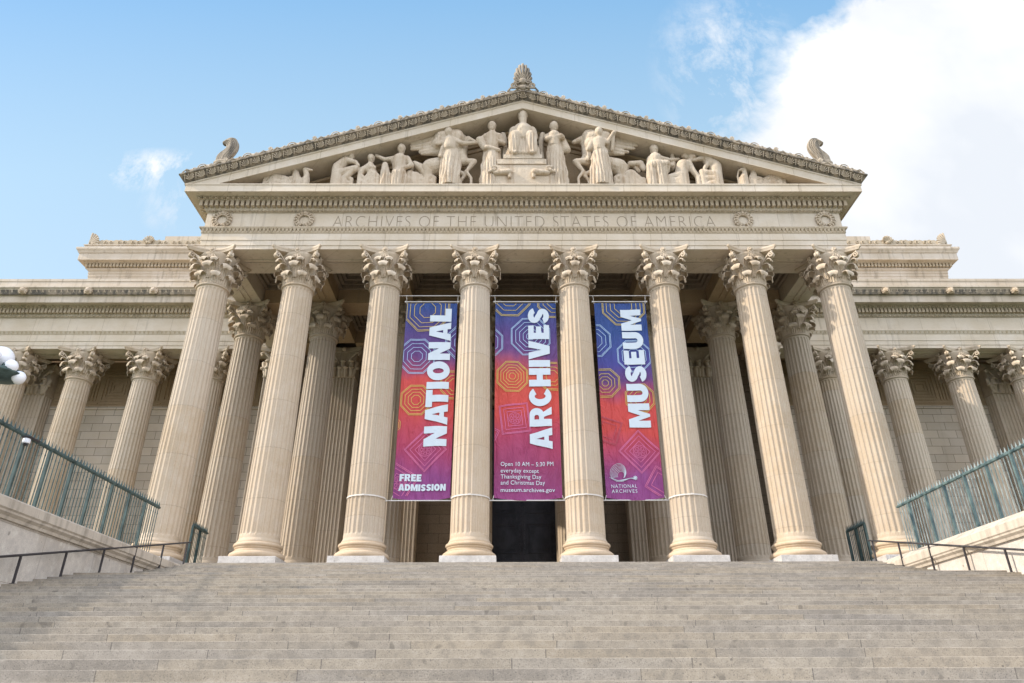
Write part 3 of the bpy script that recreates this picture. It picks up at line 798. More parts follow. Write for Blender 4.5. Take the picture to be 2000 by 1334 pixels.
mb.v = [(x * .88, y, 26.0 + (z - 26.0) * (.95 if z > 26 else 1)) for x, y, z in mb.v]
mb.build('acroterion', 'acro', bld, smooth=50)
mb = MB()                                                       # S-curved leaf scrolls over the eaves
def bez(pts, n):
    out = []
    P_ = [pts[0]] + pts + [pts[-1]]
    for i in range(1, len(P_) - 2):
        for k in range(n):
            t = k / n; a_, b_, c_, d_ = P_[i - 1:i + 3]
            out.append(tuple(.5 * ((2 * b_[j]) + (-a_[j] + c_[j]) * t + (2 * a_[j] - 5 * b_[j] + 4 * c_[j] - d_[j]) * t * t + (-a_[j] + 3 * b_[j] - 3 * c_[j] + d_[j]) * t ** 3) for j in range(2)))
    return out + [pts[-1]]
LP_ = bez([(.0, -.6), (0, 0), (.12, .28), (.36, .54), (.49, .78), (.43, .97), (.30, 1.07), (.20, 1.06)], 3)
RP_ = bez([(.72, -.6), (.75, 0), (.95, .32), (1.12, .72), (1.10, 1.10), (.88, 1.42), (.50, 1.46), (.20, 1.20)], 3)
for yy, sc_ in ((-.16, 1.0), (.16, 1.0)):
    for q in range(7):
        t = q / 6
        pts = [(lerp(a_[0], b_[0], t), yy * (1 - .45 * abs(2 * t - 1)), lerp(a_[1], b_[1], t)) for a_, b_ in zip(LP_, RP_)]
        mb.tube(pts, .085, 7, .045)
core_ = [[(lerp(a_[0], b_[0], t), y, lerp(a_[1], b_[1], t)) for t, y in ((0, -.1), (.5, -.17), (1, -.1), (1, .1), (.5, .17), (0, .1))] for a_, b_ in zip(LP_, RP_)]
mb.rings(core_)
mb.ell((.2, 0, 1.14), (.12, .2, .12), 8, 6); mb.ell((.36, 0, -.35), (.62, .26, .22), 12, 6)
ac = mb.build('acroterion', 'acro', bld, smooth=50, loc=(-16.72, -1.80, 21.36)); ac.scale = (.82, .92, .92)
a2 = dup(ac, bld, (16.72, -1.80, 21.36), (0, 0, math.pi))
FIG = {
 'lying_beast_left': [('C', -14.08, -0.1, 20.35, 0.158, -13.63, -0.15, 20.47, 0.236), ('C', -13.63, -0.15, 20.5, 0.245, -13.06, -0.1, 20.37, 0.245), ('E', -13.65, -0.2, 20.62, 0.237, 0.22, 0.226, 0), ('C', -13.7, -0.2, 20.72, 0.063, -13.74, -0.2, 20.89, 0.02), ('C', -13.81, -0.25, 20.62, 0.119, -14.2, -0.25, 20.35, 0.071)],
 'seated_hound_left': [('C', -12.79, -0.15, 20.42, 0.181, -12.46, -0.15, 20.42, 0.205), ('C', -12.47, -0.18, 20.45, 0.221, -12.58, -0.2, 20.87, 0.174), ('C', -12.58, -0.2, 20.87, 0.171, -12.66, -0.22, 21.15, 0.143), ('C', -12.7, -0.25, 21.22, 0.159, -12.56, -0.3, 21.19, 0.143), ('C', -12.56, -0.3, 21.19, 0.127, -12.31, -0.38, 21.14, 0.096), ('C', -12.74, -0.2, 21.3, 0.044, -12.78, -0.2, 21.42, 0.016), ('C', -12.62, -0.2, 21.32, 0.036, -12.6, -0.2, 21.41, 0.016), ('C', -12.27, -0.2, 20.32, 0.158, -12.46, -0.2, 20.62, 0.118)],
 'howling_hound_left': [('C', -11.92, -0.3, 20.35, 0.174, -11.9, -0.3, 20.62, 0.118), ('C', -11.9, -0.3, 20.62, 0.142, -12.02, -0.32, 20.92, 0.131), ('C', -12.11, -0.2, 20.35, 0.134, -11.88, -0.25, 20.37, 0.158), ('C', -12.05, -0.32, 20.97, 0.127, -11.91, -0.36, 20.95, 0.103), ('C', -11.91, -0.36, 20.93, 0.095, -11.63, -0.42, 20.85, 0.06), ('C', -12.1, -0.3, 21.04, 0.036, -12.14, -0.3, 21.15, 0.016)],
 'crouching_nude_man': [('C', -10.29, -0.2, 20.62, 0.245, -10.27, -0.2, 21.18, 0.261), ('C', -10.27, -0.2, 21.18, 0.263, -9.88, -0.25, 21.64, 0.219), ('E', -9.57, -0.3, 21.92, 0.159, 0.225, 0.251, 0), ('C', -9.54, -0.35, 21.83, 0.108, -9.53, -0.36, 21.72, 0.065), ('C', -9.5, -0.42, 21.91, 0.028, -9.48, -0.45, 21.84, 0.044), ('E', -9.61, -0.24, 22.02, 0.188, 0.24300000000000002, 0.196, 0), ('E', -9.67, -0.2, 21.88, 0.087, 0.162, 0.186, 0), ('E', -9.58, -0.2, 21.88, 0.087, 0.162, 0.186, 0), ('C', -9.88, -0.25, 21.64, 0.16, -9.61, -0.3, 21.79, 0.112), ('C', -9.87, -0.35, 21.59, 0.136, -9.3, -0.4, 21.43, 0.104), ('C', -9.3, -0.4, 21.43, 0.104, -9.12, -0.4, 21.2, 0.08), ('C', -10.21, -0.3, 20.67, 0.218, -9.3, -0.35, 21.0, 0.166), ('C', -9.29, -0.35, 20.98, 0.151, -9.81, -0.35, 20.35, 0.119), ('C', -10.03, -0.2, 20.42, 0.158, -9.43, -0.25, 20.35, 0.095), ('C', -9.02, -0.2, 21.08, 0.103, -8.96, -0.2, 20.35, 0.159)],
 'reclining_nude_woman': [('E', -8.47, -0.25, 21.82, 0.168, 0.2375, 0.265, 0), ('C', -8.45, -0.3, 21.72, 0.114, -8.44, -0.31, 21.6, 0.069), ('C', -8.41, -0.38, 21.81, 0.028, -8.4, -0.41, 21.73, 0.044), ('E', -8.51, -0.19, 21.92, 0.199, 0.2565, 0.206, 0), ('E', -8.57, -0.15, 21.78, 0.091, 0.17099999999999999, 0.196, 0), ('E', -8.48, -0.15, 21.78, 0.091, 0.17099999999999999, 0.196, 0), ('C', -8.51, -0.2, 21.59, 0.112, -8.51, -0.2, 21.28, 0.136), ('C', -8.86, -0.2, 20.98, 0.191, -8.5, -0.22, 21.23, 0.199), ('C', -8.5, -0.22, 21.23, 0.219, -8.32, -0.2, 20.72, 0.231), ('C', -8.32, -0.2, 20.72, 0.238, -8.56, -0.2, 20.35, 0.198), ('C', -8.86, -0.3, 21.0, 0.135, -8.98, -0.3, 20.57, 0.119), ('C', -8.98, -0.3, 20.57, 0.119, -8.72, -0.3, 20.35, 0.103), ('C', -8.23, -0.3, 20.62, 0.198, -7.97, -0.3, 20.35, 0.166), ('E', -8.42, -0.42, 21.03, 0.119, 0.14, 0.132, 0), ('E', -8.23, -0.38, 21.05, 0.103, 0.14, 0.132, 0)],
 'seated_nude_man_with_outstretched_arm': [('E', -6.85, -0.3, 22.47, 0.187, 0.2625, 0.297, 0), ('C', -6.85, -0.35, 22.36, 0.127, -6.84, -0.36, 22.23, 0.076), ('C', -6.88, -0.47, 22.46, 0.028, -6.87, -0.52, 22.37, 0.044), ('E', -6.85, -0.24, 22.58, 0.221, 0.28350000000000003, 0.231, 0), ('E', -6.88, -0.2, 22.43, 0.102, 0.189, 0.22, 0), ('E', -6.77, -0.2, 22.43, 0.102, 0.189, 0.22, 0), ('C', -6.84, -0.25, 22.21, 0.105, -6.86, -0.22, 21.9, 0.145), ('C', -7.13, -0.2, 21.69, 0.221, -6.57, -0.2, 21.74, 0.221), ('C', -6.89, -0.2, 21.69, 0.353, -6.87, -0.2, 20.88, 0.289), ('C', -6.87, -0.2, 20.88, 0.318, -6.84, -0.2, 20.35, 0.397), ('C', -7.2, -0.25, 21.79, 0.145, -7.7, -0.2, 21.77, 0.108), ('C', -7.7, -0.2, 21.77, 0.104, -8.25, -0.15, 22.1, 0.08), ('C', -6.49, -0.25, 21.8, 0.153, -6.2, -0.3, 21.28, 0.12), ('C', -6.2, -0.3, 21.28, 0.116, -6.83, -0.45, 20.88, 0.088), ('C', -6.97, -0.4, 20.57, 0.238, -6.64, -0.3, 20.35, 0.23), ('E', -7.08, -0.38, 21.54, 0.144, 0.12, 0.133, 0), ('E', -6.72, -0.38, 21.55, 0.144, 0.12, 0.133, 0), ('C', -7.66, -0.35, 21.28, 0.136, -7.57, -0.3, 20.35, 0.271), ('C', -7.61, -0.4, 21.18, 0.104, -7.43, -0.4, 20.35, 0.159)],
 'low_rocky_mound_left': [('C', -6.37, 0, 20.42, 0.277, -5.49, 0, 20.35, 0.237), ('C', -5.98, -0.0, 20.63, 0.317, -5.42, -0.0, 20.38, 0.159), ('C', -6.08, -0.05, 21.64, 0.136, -5.79, -0.05, 21.39, 0.2), ('C', -5.79, -0.05, 21.39, 0.184, -5.4, -0.0, 20.88, 0.184), ('C', -6.28, 0, 20.88, 0.238, -5.89, 0, 20.37, 0.238)],
 'winged_horse_left': [('C', -5.15, 0.1, 21.39, 0.5, -4.2, 0.1, 21.64, 0.48), ('C', -4.2, 0.1, 21.64, 0.481, -3.45, 0.05, 21.95, 0.341), ('C', -3.57, 0.05, 22.11, 0.363, -3.39, 0, 22.95, 0.242), ('C', -3.39, 0, 23.0, 0.204, -3.12, -0.05, 23.37, 0.179), ('C', -3.16, -0.05, 23.4, 0.18, -2.7, -0.1, 23.13, 0.106), ('C', -3.29, -0.05, 23.53, 0.057, -3.33, -0.05, 23.68, 0.025), ('C', -3.44, -0.1, 21.69, 0.221, -2.75, -0.2, 21.64, 0.153), ('C', -2.75, -0.2, 21.62, 0.144, -3.18, -0.2, 20.93, 0.088), ('C', -3.18, -0.2, 20.93, 0.096, -2.89, -0.2, 20.48, 0.072), ('C', -3.82, -0.0, 21.08, 0.199, -3.21, -0.1, 20.78, 0.12), ('C', -3.21, -0.1, 20.78, 0.111, -3.48, -0.1, 20.38, 0.079), ('C', -5.26, 0.05, 21.28, 0.439, -5.31, 0, 20.73, 0.24), ('C', -5.31, -0.05, 20.73, 0.19, -4.91, -0.1, 20.58, 0.103), ('C', -4.91, -0.1, 20.58, 0.103, -5.02, -0.1, 20.35, 0.095), ('C', -5.51, 0.1, 21.49, 0.12, -6.05, 0.1, 21.69, 0.136), ('C', -6.05, 0.1, 21.69, 0.136, -6.3, 0.1, 21.18, 0.104), ('C', -3.75, -0.14, 22.11, 0.206, -3.78, -0.14, 23.53, 0.351), ('C', -3.78, -0.14, 23.53, 0.369, -4.28, -0.14, 23.83, 0.262), ('C', -3.77, -0.12, 23.32, 0.446, -4.59, -0.12, 23.32, 0.474), ('C', -3.88, -0.12, 22.84, 0.468, -4.69, -0.12, 22.84, 0.472), ('C', -4.28, -0.14, 23.88, 0.222, -5.34, -0.12, 23.59, 0.181), ('C', -5.34, -0.12, 23.59, 0.168, -6.18, -0.12, 23.21, 0.09), ('C', -4.59, -0.12, 23.37, 0.249, -5.32, -0.12, 23.24, 0.18), ('C', -5.32, -0.13, 23.24, 0.155, -6.33, -0.11, 23.0, 0.09), ('C', -4.66, -0.12, 23.0, 0.248, -5.3, -0.12, 22.92, 0.167), ('C', -5.3, -0.12, 22.92, 0.146, -6.33, -0.12, 22.79, 0.081), ('C', -4.69, -0.12, 22.74, 0.227, -5.29, -0.12, 22.66, 0.154), ('C', -5.29, -0.12, 22.66, 0.134, -6.3, -0.12, 22.59, 0.077), ('C', -4.72, -0.12, 22.52, 0.227, -5.8, -0.12, 22.39, 0.093), ('C', -4.71, -0.12, 22.37, 0.186, -5.68, -0.12, 22.26, 0.081)],
 'veiled_standing_woman': [('E', -4.21, -0.54, 23.45, 0.198, 0.275, 0.318, 0), ('C', -4.2, -0.59, 23.34, 0.135, -4.19, -0.6, 23.19, 0.081), ('C', -4.18, -0.72, 23.44, 0.029, -4.18, -0.76, 23.35, 0.045), ('E', -4.23, -0.47, 23.53, 0.238, 0.28, 0.332, 0), ('C', -4.41, -0.49, 23.48, 0.082, -4.39, -0.49, 22.95, 0.106), ('C', -4.02, -0.49, 23.48, 0.074, -3.99, -0.49, 23.0, 0.098), ('C', -4.19, -0.49, 23.16, 0.122, -4.18, -0.49, 22.89, 0.163), ('C', -4.4, -0.49, 22.79, 0.195, -3.92, -0.49, 22.79, 0.195), ('C', -4.16, -0.49, 22.79, 0.325, -4.15, -0.49, 22.37, 0.341), ('C', -4.47, -0.42, 22.32, 0.084, -4.5, -0.49, 20.25, 0.105), ('C', -4.36, -0.52, 22.32, 0.084, -4.37, -0.61, 20.25, 0.105), ('C', -4.26, -0.6, 22.32, 0.084, -4.24, -0.71, 20.25, 0.105), ('C', -4.15, -0.64, 22.32, 0.084, -4.1, -0.76, 20.25, 0.105), ('C', -4.05, -0.64, 22.32, 0.084, -3.97, -0.76, 20.25, 0.105), ('C', -3.95, -0.6, 22.32, 0.084, -3.84, -0.71, 20.25, 0.105), ('C', -3.84, -0.52, 22.32, 0.084, -3.71, -0.61, 20.25, 0.105), ('C', -3.74, -0.42, 22.32, 0.084, -3.57, -0.49, 20.25, 0.105), ('C', -4.28, -0.33, 22.32, 0.196, -4.27, -0.35, 20.25, 0.237), ('C', -4.1, -0.33, 22.32, 0.196, -4.04, -0.35, 20.25, 0.237), ('C', -3.92, -0.33, 22.32, 0.196, -3.81, -0.35, 20.25, 0.237), ('C', -3.84, -0.49, 22.84, 0.146, -3.34, -0.49, 22.68, 0.114), ('C', -3.34, -0.49, 22.68, 0.114, -2.56, -0.44, 22.79, 0.081), ('C', -4.44, -0.54, 22.74, 0.146, -4.82, -0.64, 22.52, 0.114), ('C', -4.82, -0.64, 22.52, 0.105, -4.7, -0.74, 22.95, 0.081), ('C', -3.69, -0.34, 22.11, 0.121, -3.57, -0.34, 20.88, 0.105), ('C', -4.51, -0.59, 22.32, 0.097, -4.64, -0.59, 21.69, 0.081), ('E', -4.3, -0.7, 22.66, 0.122, 0.12, 0.147, 0), ('E', -4.03, -0.7, 22.66, 0.122, 0.12, 0.147, 0)],
 'bearded_standing_man': [('E', -1.78, -0.35, 24.08, 0.2, 0.275, 0.322, 0), ('C', -1.78, -0.4, 23.96, 0.136, -1.78, -0.41, 23.81, 0.082), ('C', -1.8, -0.54, 24.06, 0.029, -1.8, -0.58, 23.97, 0.045), ('E', -1.78, -0.29, 24.2, 0.236, 0.29700000000000004, 0.251, 0), ('E', -1.82, -0.25, 24.03, 0.109, 0.198, 0.239, 0), ('E', -1.71, -0.25, 24.03, 0.109, 0.198, 0.239, 0), ('E', -1.81, -0.45, 23.83, 0.115, 0.16, 0.162, 0), ('C', -1.73, -0.3, 23.8, 0.115, -1.71, -0.3, 23.54, 0.156), ('C', -2.1, -0.3, 23.35, 0.188, -1.4, -0.3, 23.38, 0.188), ('C', -1.77, -0.3, 23.32, 0.344, -1.76, -0.3, 22.63, 0.311), ('C', -2.1, -0.3, 23.37, 0.156, -2.38, -0.3, 23.21, 0.115), ('C', -2.36, -0.35, 23.21, 0.114, -2.21, -0.45, 22.74, 0.106), ('C', -2.46, -0.4, 23.0, 0.204, -2.16, -0.45, 22.42, 0.163), ('C', -1.36, -0.3, 23.38, 0.156, -1.09, -0.3, 22.84, 0.115), ('C', -1.09, -0.35, 22.84, 0.11, -1.56, -0.5, 22.95, 0.09), ('C', -2.12, -0.24, 22.42, 0.097, -2.31, -0.3, 20.25, 0.121), ('C', -2.0, -0.35, 22.42, 0.097, -2.14, -0.44, 20.25, 0.121), ('C', -1.88, -0.43, 22.42, 0.097, -1.96, -0.54, 20.25, 0.121), ('C', -1.76, -0.46, 22.42, 0.097, -1.79, -0.58, 20.25, 0.121), ('C', -1.64, -0.43, 22.42, 0.097, -1.61, -0.54, 20.25, 0.121), ('C', -1.52, -0.35, 22.42, 0.097, -1.44, -0.44, 20.25, 0.121), ('C', -1.39, -0.24, 22.42, 0.097, -1.26, -0.3, 20.25, 0.121), ('C', -1.94, -0.17, 22.42, 0.197, -2.05, -0.18, 20.25, 0.268), ('C', -1.76, -0.17, 22.42, 0.197, -1.79, -0.18, 20.25, 0.268), ('C', -1.58, -0.17, 22.42, 0.197, -1.52, -0.18, 20.25, 0.268), ('C', -2.04, -0.55, 22.37, 0.121, -1.39, -0.5, 22.21, 0.105)],
 'throned_bearded_man': [('E', 0.0, -0.35, 24.8, 0.247, 0.3375, 0.402, 0), ('C', 0.0, -0.4, 24.65, 0.168, -0.0, -0.41, 24.47, 0.101), ('C', 0.0, -0.55, 24.78, 0.029, 0.0, -0.6, 24.66, 0.046), ('E', 0.0, -0.29, 24.95, 0.293, 0.36450000000000005, 0.314, 0), ('E', -0.07, -0.25, 24.74, 0.135, 0.243, 0.298, 0), ('E', 0.07, -0.25, 24.74, 0.135, 0.243, 0.298, 0), ('C', -0.0, -0.42, 24.52, 0.191, -0.0, -0.45, 24.22, 0.166), ('C', -0.0, -0.45, 24.22, 0.149, -0.0, -0.45, 24.14, 0.107), ('C', -0.51, -0.25, 23.76, 0.271, 0.48, -0.25, 23.76, 0.271), ('C', -0.02, -0.25, 23.71, 0.514, -0.02, -0.25, 23.22, 0.493), ('C', -0.51, -0.3, 23.81, 0.226, -0.67, -0.3, 23.33, 0.181), ('C', -0.63, -0.4, 23.33, 0.164, -0.22, -0.65, 23.6, 0.123), ('C', 0.48, -0.3, 23.81, 0.226, 0.64, -0.3, 23.33, 0.181), ('C', 0.61, -0.4, 23.33, 0.164, 0.06, -0.65, 23.44, 0.123), ('C', -0.47, -0.55, 23.17, 0.302, -0.56, -0.6, 21.96, 0.245), ('C', 0.43, -0.55, 23.17, 0.302, 0.51, -0.6, 21.96, 0.245), ('C', -0.68, -0.36, 23.01, 0.085, -0.88, -0.45, 21.81, 0.106), ('C', -0.51, -0.45, 23.01, 0.085, -0.66, -0.56, 21.81, 0.106), ('C', -0.35, -0.52, 23.01, 0.085, -0.45, -0.65, 21.81, 0.106), ('C', -0.19, -0.57, 23.01, 0.085, -0.23, -0.71, 21.81, 0.106), ('C', -0.02, -0.58, 23.01, 0.085, -0.01, -0.73, 21.81, 0.106), ('C', 0.14, -0.57, 23.01, 0.085, 0.2, -0.71, 21.81, 0.106), ('C', 0.3, -0.52, 23.01, 0.085, 0.42, -0.65, 21.81, 0.106), ('C', 0.47, -0.45, 23.01, 0.085, 0.63, -0.56, 21.81, 0.106), ('C', 0.63, -0.36, 23.01, 0.085, 0.85, -0.45, 21.81, 0.106), ('C', -0.35, -0.25, 23.01, 0.352, -0.45, -0.27, 21.81, 0.438), ('C', -0.02, -0.25, 23.01, 0.352, -0.01, -0.27, 21.81, 0.438), ('C', 0.3, -0.25, 23.01, 0.352, 0.42, -0.27, 21.81, 0.438), ('C', -0.52, -0.8, 21.81, 0.105, -0.48, -0.85, 21.76, 0.105), ('C', 0.45, -0.8, 21.81, 0.105, 0.47, -0.85, 21.76, 0.105), ('E', -0.18, -0.72, 23.54, 0.107, 0.12, 0.215, 0), ('C', 1.03, 0.1, 23.55, 0.123, 1.01, 0.1, 21.76, 0.14), ('C', -1.06, 0.1, 23.54, 0.123, -1.08, 0.1, 21.76, 0.139), ('C', 1.14, 0.1, 23.87, 0.148, 0.96, 0.1, 23.23, 0.124), ('C', -1.15, 0.1, 23.87, 0.148, -1.0, 0.1, 23.22, 0.123)],
 'standing_woman_with_folded_arms': [('E', 1.8, -0.35, 24.08, 0.2, 0.275, 0.323, 0), ('C', 1.8, -0.4, 23.96, 0.136, 1.8, -0.41, 23.81, 0.082), ('C', 1.86, -0.49, 24.06, 0.029, 1.86, -0.52, 23.97, 0.045), ('E', 1.77, -0.29, 24.2, 0.236, 0.29700000000000004, 0.252, 0), ('E', 1.68, -0.25, 24.03, 0.109, 0.198, 0.239, 0), ('E', 1.79, -0.25, 24.03, 0.109, 0.198, 0.239, 0), ('E', 1.66, -0.3, 24.14, 0.14, 0.2, 0.239, 0), ('C', 1.73, -0.3, 23.82, 0.107, 1.73, -0.3, 23.55, 0.148), ('C', 1.37, -0.3, 23.36, 0.172, 2.11, -0.3, 23.39, 0.172), ('C', 1.74, -0.3, 23.33, 0.352, 1.73, -0.3, 22.8, 0.295), ('C', 1.33, -0.3, 23.33, 0.147, 1.37, -0.4, 23.07, 0.139), ('C', 1.36, -0.5, 23.04, 0.139, 2.1, -0.55, 23.2, 0.122), ('C', 2.19, -0.3, 23.36, 0.139, 2.22, -0.4, 23.12, 0.131), ('C', 2.22, -0.5, 23.12, 0.123, 1.61, -0.55, 23.12, 0.106), ('C', 1.44, -0.24, 22.7, 0.091, 1.42, -0.3, 20.31, 0.114), ('C', 1.55, -0.35, 22.7, 0.091, 1.57, -0.44, 20.31, 0.114), ('C', 1.65, -0.43, 22.7, 0.091, 1.73, -0.54, 20.31, 0.114), ('C', 1.76, -0.46, 22.7, 0.091, 1.89, -0.58, 20.31, 0.114), ('C', 1.87, -0.43, 22.7, 0.091, 2.05, -0.54, 20.31, 0.114), ('C', 1.98, -0.35, 22.7, 0.091, 2.21, -0.44, 20.31, 0.114), ('C', 2.09, -0.24, 22.7, 0.091, 2.36, -0.3, 20.31, 0.114), ('C', 1.6, -0.17, 22.7, 0.176, 1.65, -0.18, 20.31, 0.244), ('C', 1.76, -0.17, 22.7, 0.176, 1.89, -0.18, 20.31, 0.244), ('C', 1.93, -0.17, 22.7, 0.176, 2.13, -0.18, 20.31, 0.244), ('C', 2.23, -0.2, 23.23, 0.164, 2.41, -0.2, 22.49, 0.229), ('C', 1.35, -0.2, 22.28, 0.073, 1.34, -0.2, 21.35, 0.065)],
 'winged_horse_right': [('C', 5.29, 0.1, 21.4, 0.501, 4.34, 0.1, 21.66, 0.481), ('C', 4.34, 0.1, 21.66, 0.483, 3.6, 0.05, 21.97, 0.342), ('C', 3.73, 0.05, 22.12, 0.364, 3.57, 0, 22.96, 0.243), ('C', 3.57, 0, 23.01, 0.204, 3.3, -0.05, 23.39, 0.18), ('C', 3.34, -0.05, 23.41, 0.18, 2.88, -0.1, 23.15, 0.107), ('C', 3.47, -0.05, 23.55, 0.057, 3.52, -0.05, 23.7, 0.025), ('C', 3.58, -0.1, 21.71, 0.221, 2.9, -0.2, 21.65, 0.153), ('C', 2.9, -0.2, 21.63, 0.145, 3.31, -0.2, 20.94, 0.088), ('C', 3.31, -0.2, 20.94, 0.096, 3.01, -0.2, 20.49, 0.072), ('C', 3.95, -0.0, 21.09, 0.2, 3.34, -0.1, 20.79, 0.12), ('C', 3.34, -0.1, 20.79, 0.111, 3.6, -0.1, 20.39, 0.08), ('C', 5.4, 0.05, 21.3, 0.441, 5.44, 0, 20.74, 0.24), ('C', 5.44, -0.05, 20.74, 0.191, 5.04, -0.1, 20.59, 0.103), ('C', 5.04, -0.1, 20.59, 0.103, 5.14, -0.1, 20.36, 0.095), ('C', 5.66, 0.1, 21.5, 0.12, 6.2, 0.1, 21.71, 0.137), ('C', 6.2, 0.1, 21.71, 0.137, 6.44, 0.1, 21.2, 0.105), ('C', 3.69, -0.14, 22.17, 0.206, 3.74, -0.14, 23.55, 0.352), ('C', 3.74, -0.14, 23.55, 0.345, 4.27, -0.14, 23.85, 0.263), ('C', 3.91, -0.12, 23.33, 0.447, 4.61, -0.12, 23.34, 0.475), ('C', 3.89, -0.12, 22.86, 0.469, 4.66, -0.12, 22.86, 0.461), ('C', 4.27, -0.14, 23.9, 0.21, 5.33, -0.12, 23.63, 0.181), ('C', 5.33, -0.12, 23.63, 0.169, 6.33, -0.12, 23.34, 0.095), ('C', 4.61, -0.12, 23.39, 0.242, 5.46, -0.12, 23.26, 0.168), ('C', 5.46, -0.12, 23.26, 0.147, 6.45, -0.12, 23.03, 0.082), ('C', 4.67, -0.12, 23.07, 0.229, 5.44, -0.12, 22.99, 0.155), ('C', 5.44, -0.12, 22.99, 0.135, 6.43, -0.12, 22.85, 0.078), ('C', 4.7, -0.12, 22.8, 0.22, 5.43, -0.12, 22.74, 0.143), ('C', 5.43, -0.12, 22.74, 0.126, 6.27, -0.12, 22.65, 0.077), ('C', 4.68, -0.12, 22.54, 0.199, 5.89, -0.12, 22.41, 0.081), ('C', 4.59, -0.12, 22.38, 0.187, 5.64, -0.12, 22.25, 0.069)],
 'standing_woman_with_raised_arms': [('E', 4.25, -0.54, 23.47, 0.199, 0.275, 0.318, 0), ('C', 4.23, -0.59, 23.35, 0.135, 4.22, -0.6, 23.21, 0.081), ('C', 4.21, -0.7, 23.46, 0.029, 4.2, -0.74, 23.36, 0.045), ('E', 4.27, -0.48, 23.59, 0.235, 0.29700000000000004, 0.248, 0), ('E', 4.23, -0.44, 23.42, 0.108, 0.198, 0.236, 0), ('E', 4.34, -0.44, 23.42, 0.108, 0.198, 0.236, 0), ('C', 4.27, -0.49, 23.23, 0.106, 4.28, -0.49, 23.02, 0.156), ('C', 3.92, -0.49, 22.78, 0.171, 4.54, -0.49, 22.83, 0.171), ('C', 4.23, -0.49, 22.78, 0.326, 4.22, -0.49, 22.33, 0.293), ('C', 4.56, -0.54, 22.83, 0.147, 4.69, -0.64, 22.62, 0.114), ('C', 4.69, -0.64, 22.65, 0.106, 5.03, -0.74, 23.23, 0.081), ('C', 5.03, -0.74, 23.23, 0.098, 5.1, -0.74, 23.28, 0.106), ('C', 3.88, -0.49, 22.8, 0.155, 3.65, -0.49, 22.28, 0.138), ('C', 3.71, -0.34, 22.7, 0.122, 3.58, -0.34, 21.66, 0.106), ('C', 5.05, -0.64, 23.23, 0.106, 4.95, -0.44, 22.28, 0.09), ('C', 3.94, -0.42, 22.28, 0.091, 3.71, -0.49, 20.31, 0.113), ('C', 4.03, -0.52, 22.28, 0.091, 3.85, -0.61, 20.31, 0.113), ('C', 4.13, -0.6, 22.28, 0.091, 4.0, -0.71, 20.31, 0.113), ('C', 4.23, -0.64, 22.28, 0.091, 4.14, -0.76, 20.31, 0.113), ('C', 4.33, -0.64, 22.28, 0.091, 4.29, -0.76, 20.31, 0.113), ('C', 4.43, -0.6, 22.28, 0.091, 4.43, -0.71, 20.31, 0.113), ('C', 4.53, -0.52, 22.28, 0.091, 4.58, -0.61, 20.31, 0.113), ('C', 4.62, -0.42, 22.28, 0.091, 4.72, -0.49, 20.31, 0.113), ('C', 4.11, -0.33, 22.28, 0.186, 3.96, -0.35, 20.31, 0.258), ('C', 4.28, -0.33, 22.28, 0.186, 4.22, -0.35, 20.31, 0.258), ('C', 4.45, -0.33, 22.28, 0.186, 4.47, -0.35, 20.31, 0.258), ('E', 4.12, -0.7, 22.62, 0.114, 0.12, 0.137, 0), ('E', 4.36, -0.7, 22.63, 0.114, 0.12, 0.137, 0)],
 'low_rocky_mound_right': [('C', 5.58, 0, 20.44, 0.278, 6.61, 0, 20.36, 0.238), ('C', 5.92, 0, 20.74, 0.358, 6.37, 0, 20.44, 0.239), ('C', 5.99, 0, 21.66, 0.145, 6.56, 0, 21.66, 0.177), ('C', 6.56, 0, 21.66, 0.161, 6.76, 0, 21.25, 0.145)],
 'seated_man_with_draped_knees': [('E', 7.37, -0.3, 22.46, 0.2, 0.2375, 0.317, 0), ('C', 7.37, -0.35, 22.34, 0.136, 7.36, -0.36, 22.2, 0.082), ('C', 7.42, -0.45, 22.45, 0.034, 7.41, -0.49, 22.35, 0.053), ('E', 7.36, -0.24, 22.57, 0.237, 0.2565, 0.247, 0), ('E', 7.26, -0.2, 22.41, 0.109, 0.17099999999999999, 0.235, 0), ('E', 7.37, -0.2, 22.41, 0.109, 0.17099999999999999, 0.235, 0), ('C', 7.31, -0.25, 22.17, 0.115, 7.31, -0.25, 21.89, 0.153), ('C', 7.08, -0.25, 21.77, 0.171, 7.66, -0.25, 21.8, 0.171), ('C', 7.34, -0.25, 21.77, 0.342, 7.29, -0.25, 21.17, 0.295), ('C', 7.66, -0.25, 21.8, 0.152, 8.15, -0.2, 21.74, 0.124), ('C', 8.15, -0.2, 21.74, 0.119, 8.69, -0.1, 21.89, 0.095), ('C', 7.04, -0.3, 21.77, 0.142, 6.94, -0.3, 21.29, 0.133), ('C', 6.94, -0.35, 21.29, 0.123, 7.4, -0.5, 21.35, 0.094), ('C', 7.17, -0.4, 21.17, 0.283, 7.86, -0.45, 21.23, 0.236), ('C', 7.86, -0.4, 21.23, 0.236, 7.65, -0.35, 20.51, 0.208), ('C', 7.05, -0.35, 21.17, 0.236, 7.02, -0.3, 20.33, 0.245), ('C', 7.39, -0.5, 21.23, 0.217, 7.51, -0.45, 20.51, 0.189), ('C', 8.05, -0.4, 21.23, 0.123, 8.24, -0.4, 21.23, 0.085)],
 'raised_fist': [('C', 8.41, 0, 22.02, 0.114, 8.43, 0, 22.57, 0.095), ('C', 8.42, 0, 22.6, 0.106, 8.39, 0, 22.91, 0.115), ('E', 8.36, -0.0, 22.97, 0.125, 0.12, 0.163, 0), ('C', 8.41, 0, 22.02, 0.143, 8.25, 0, 21.35, 0.238)],
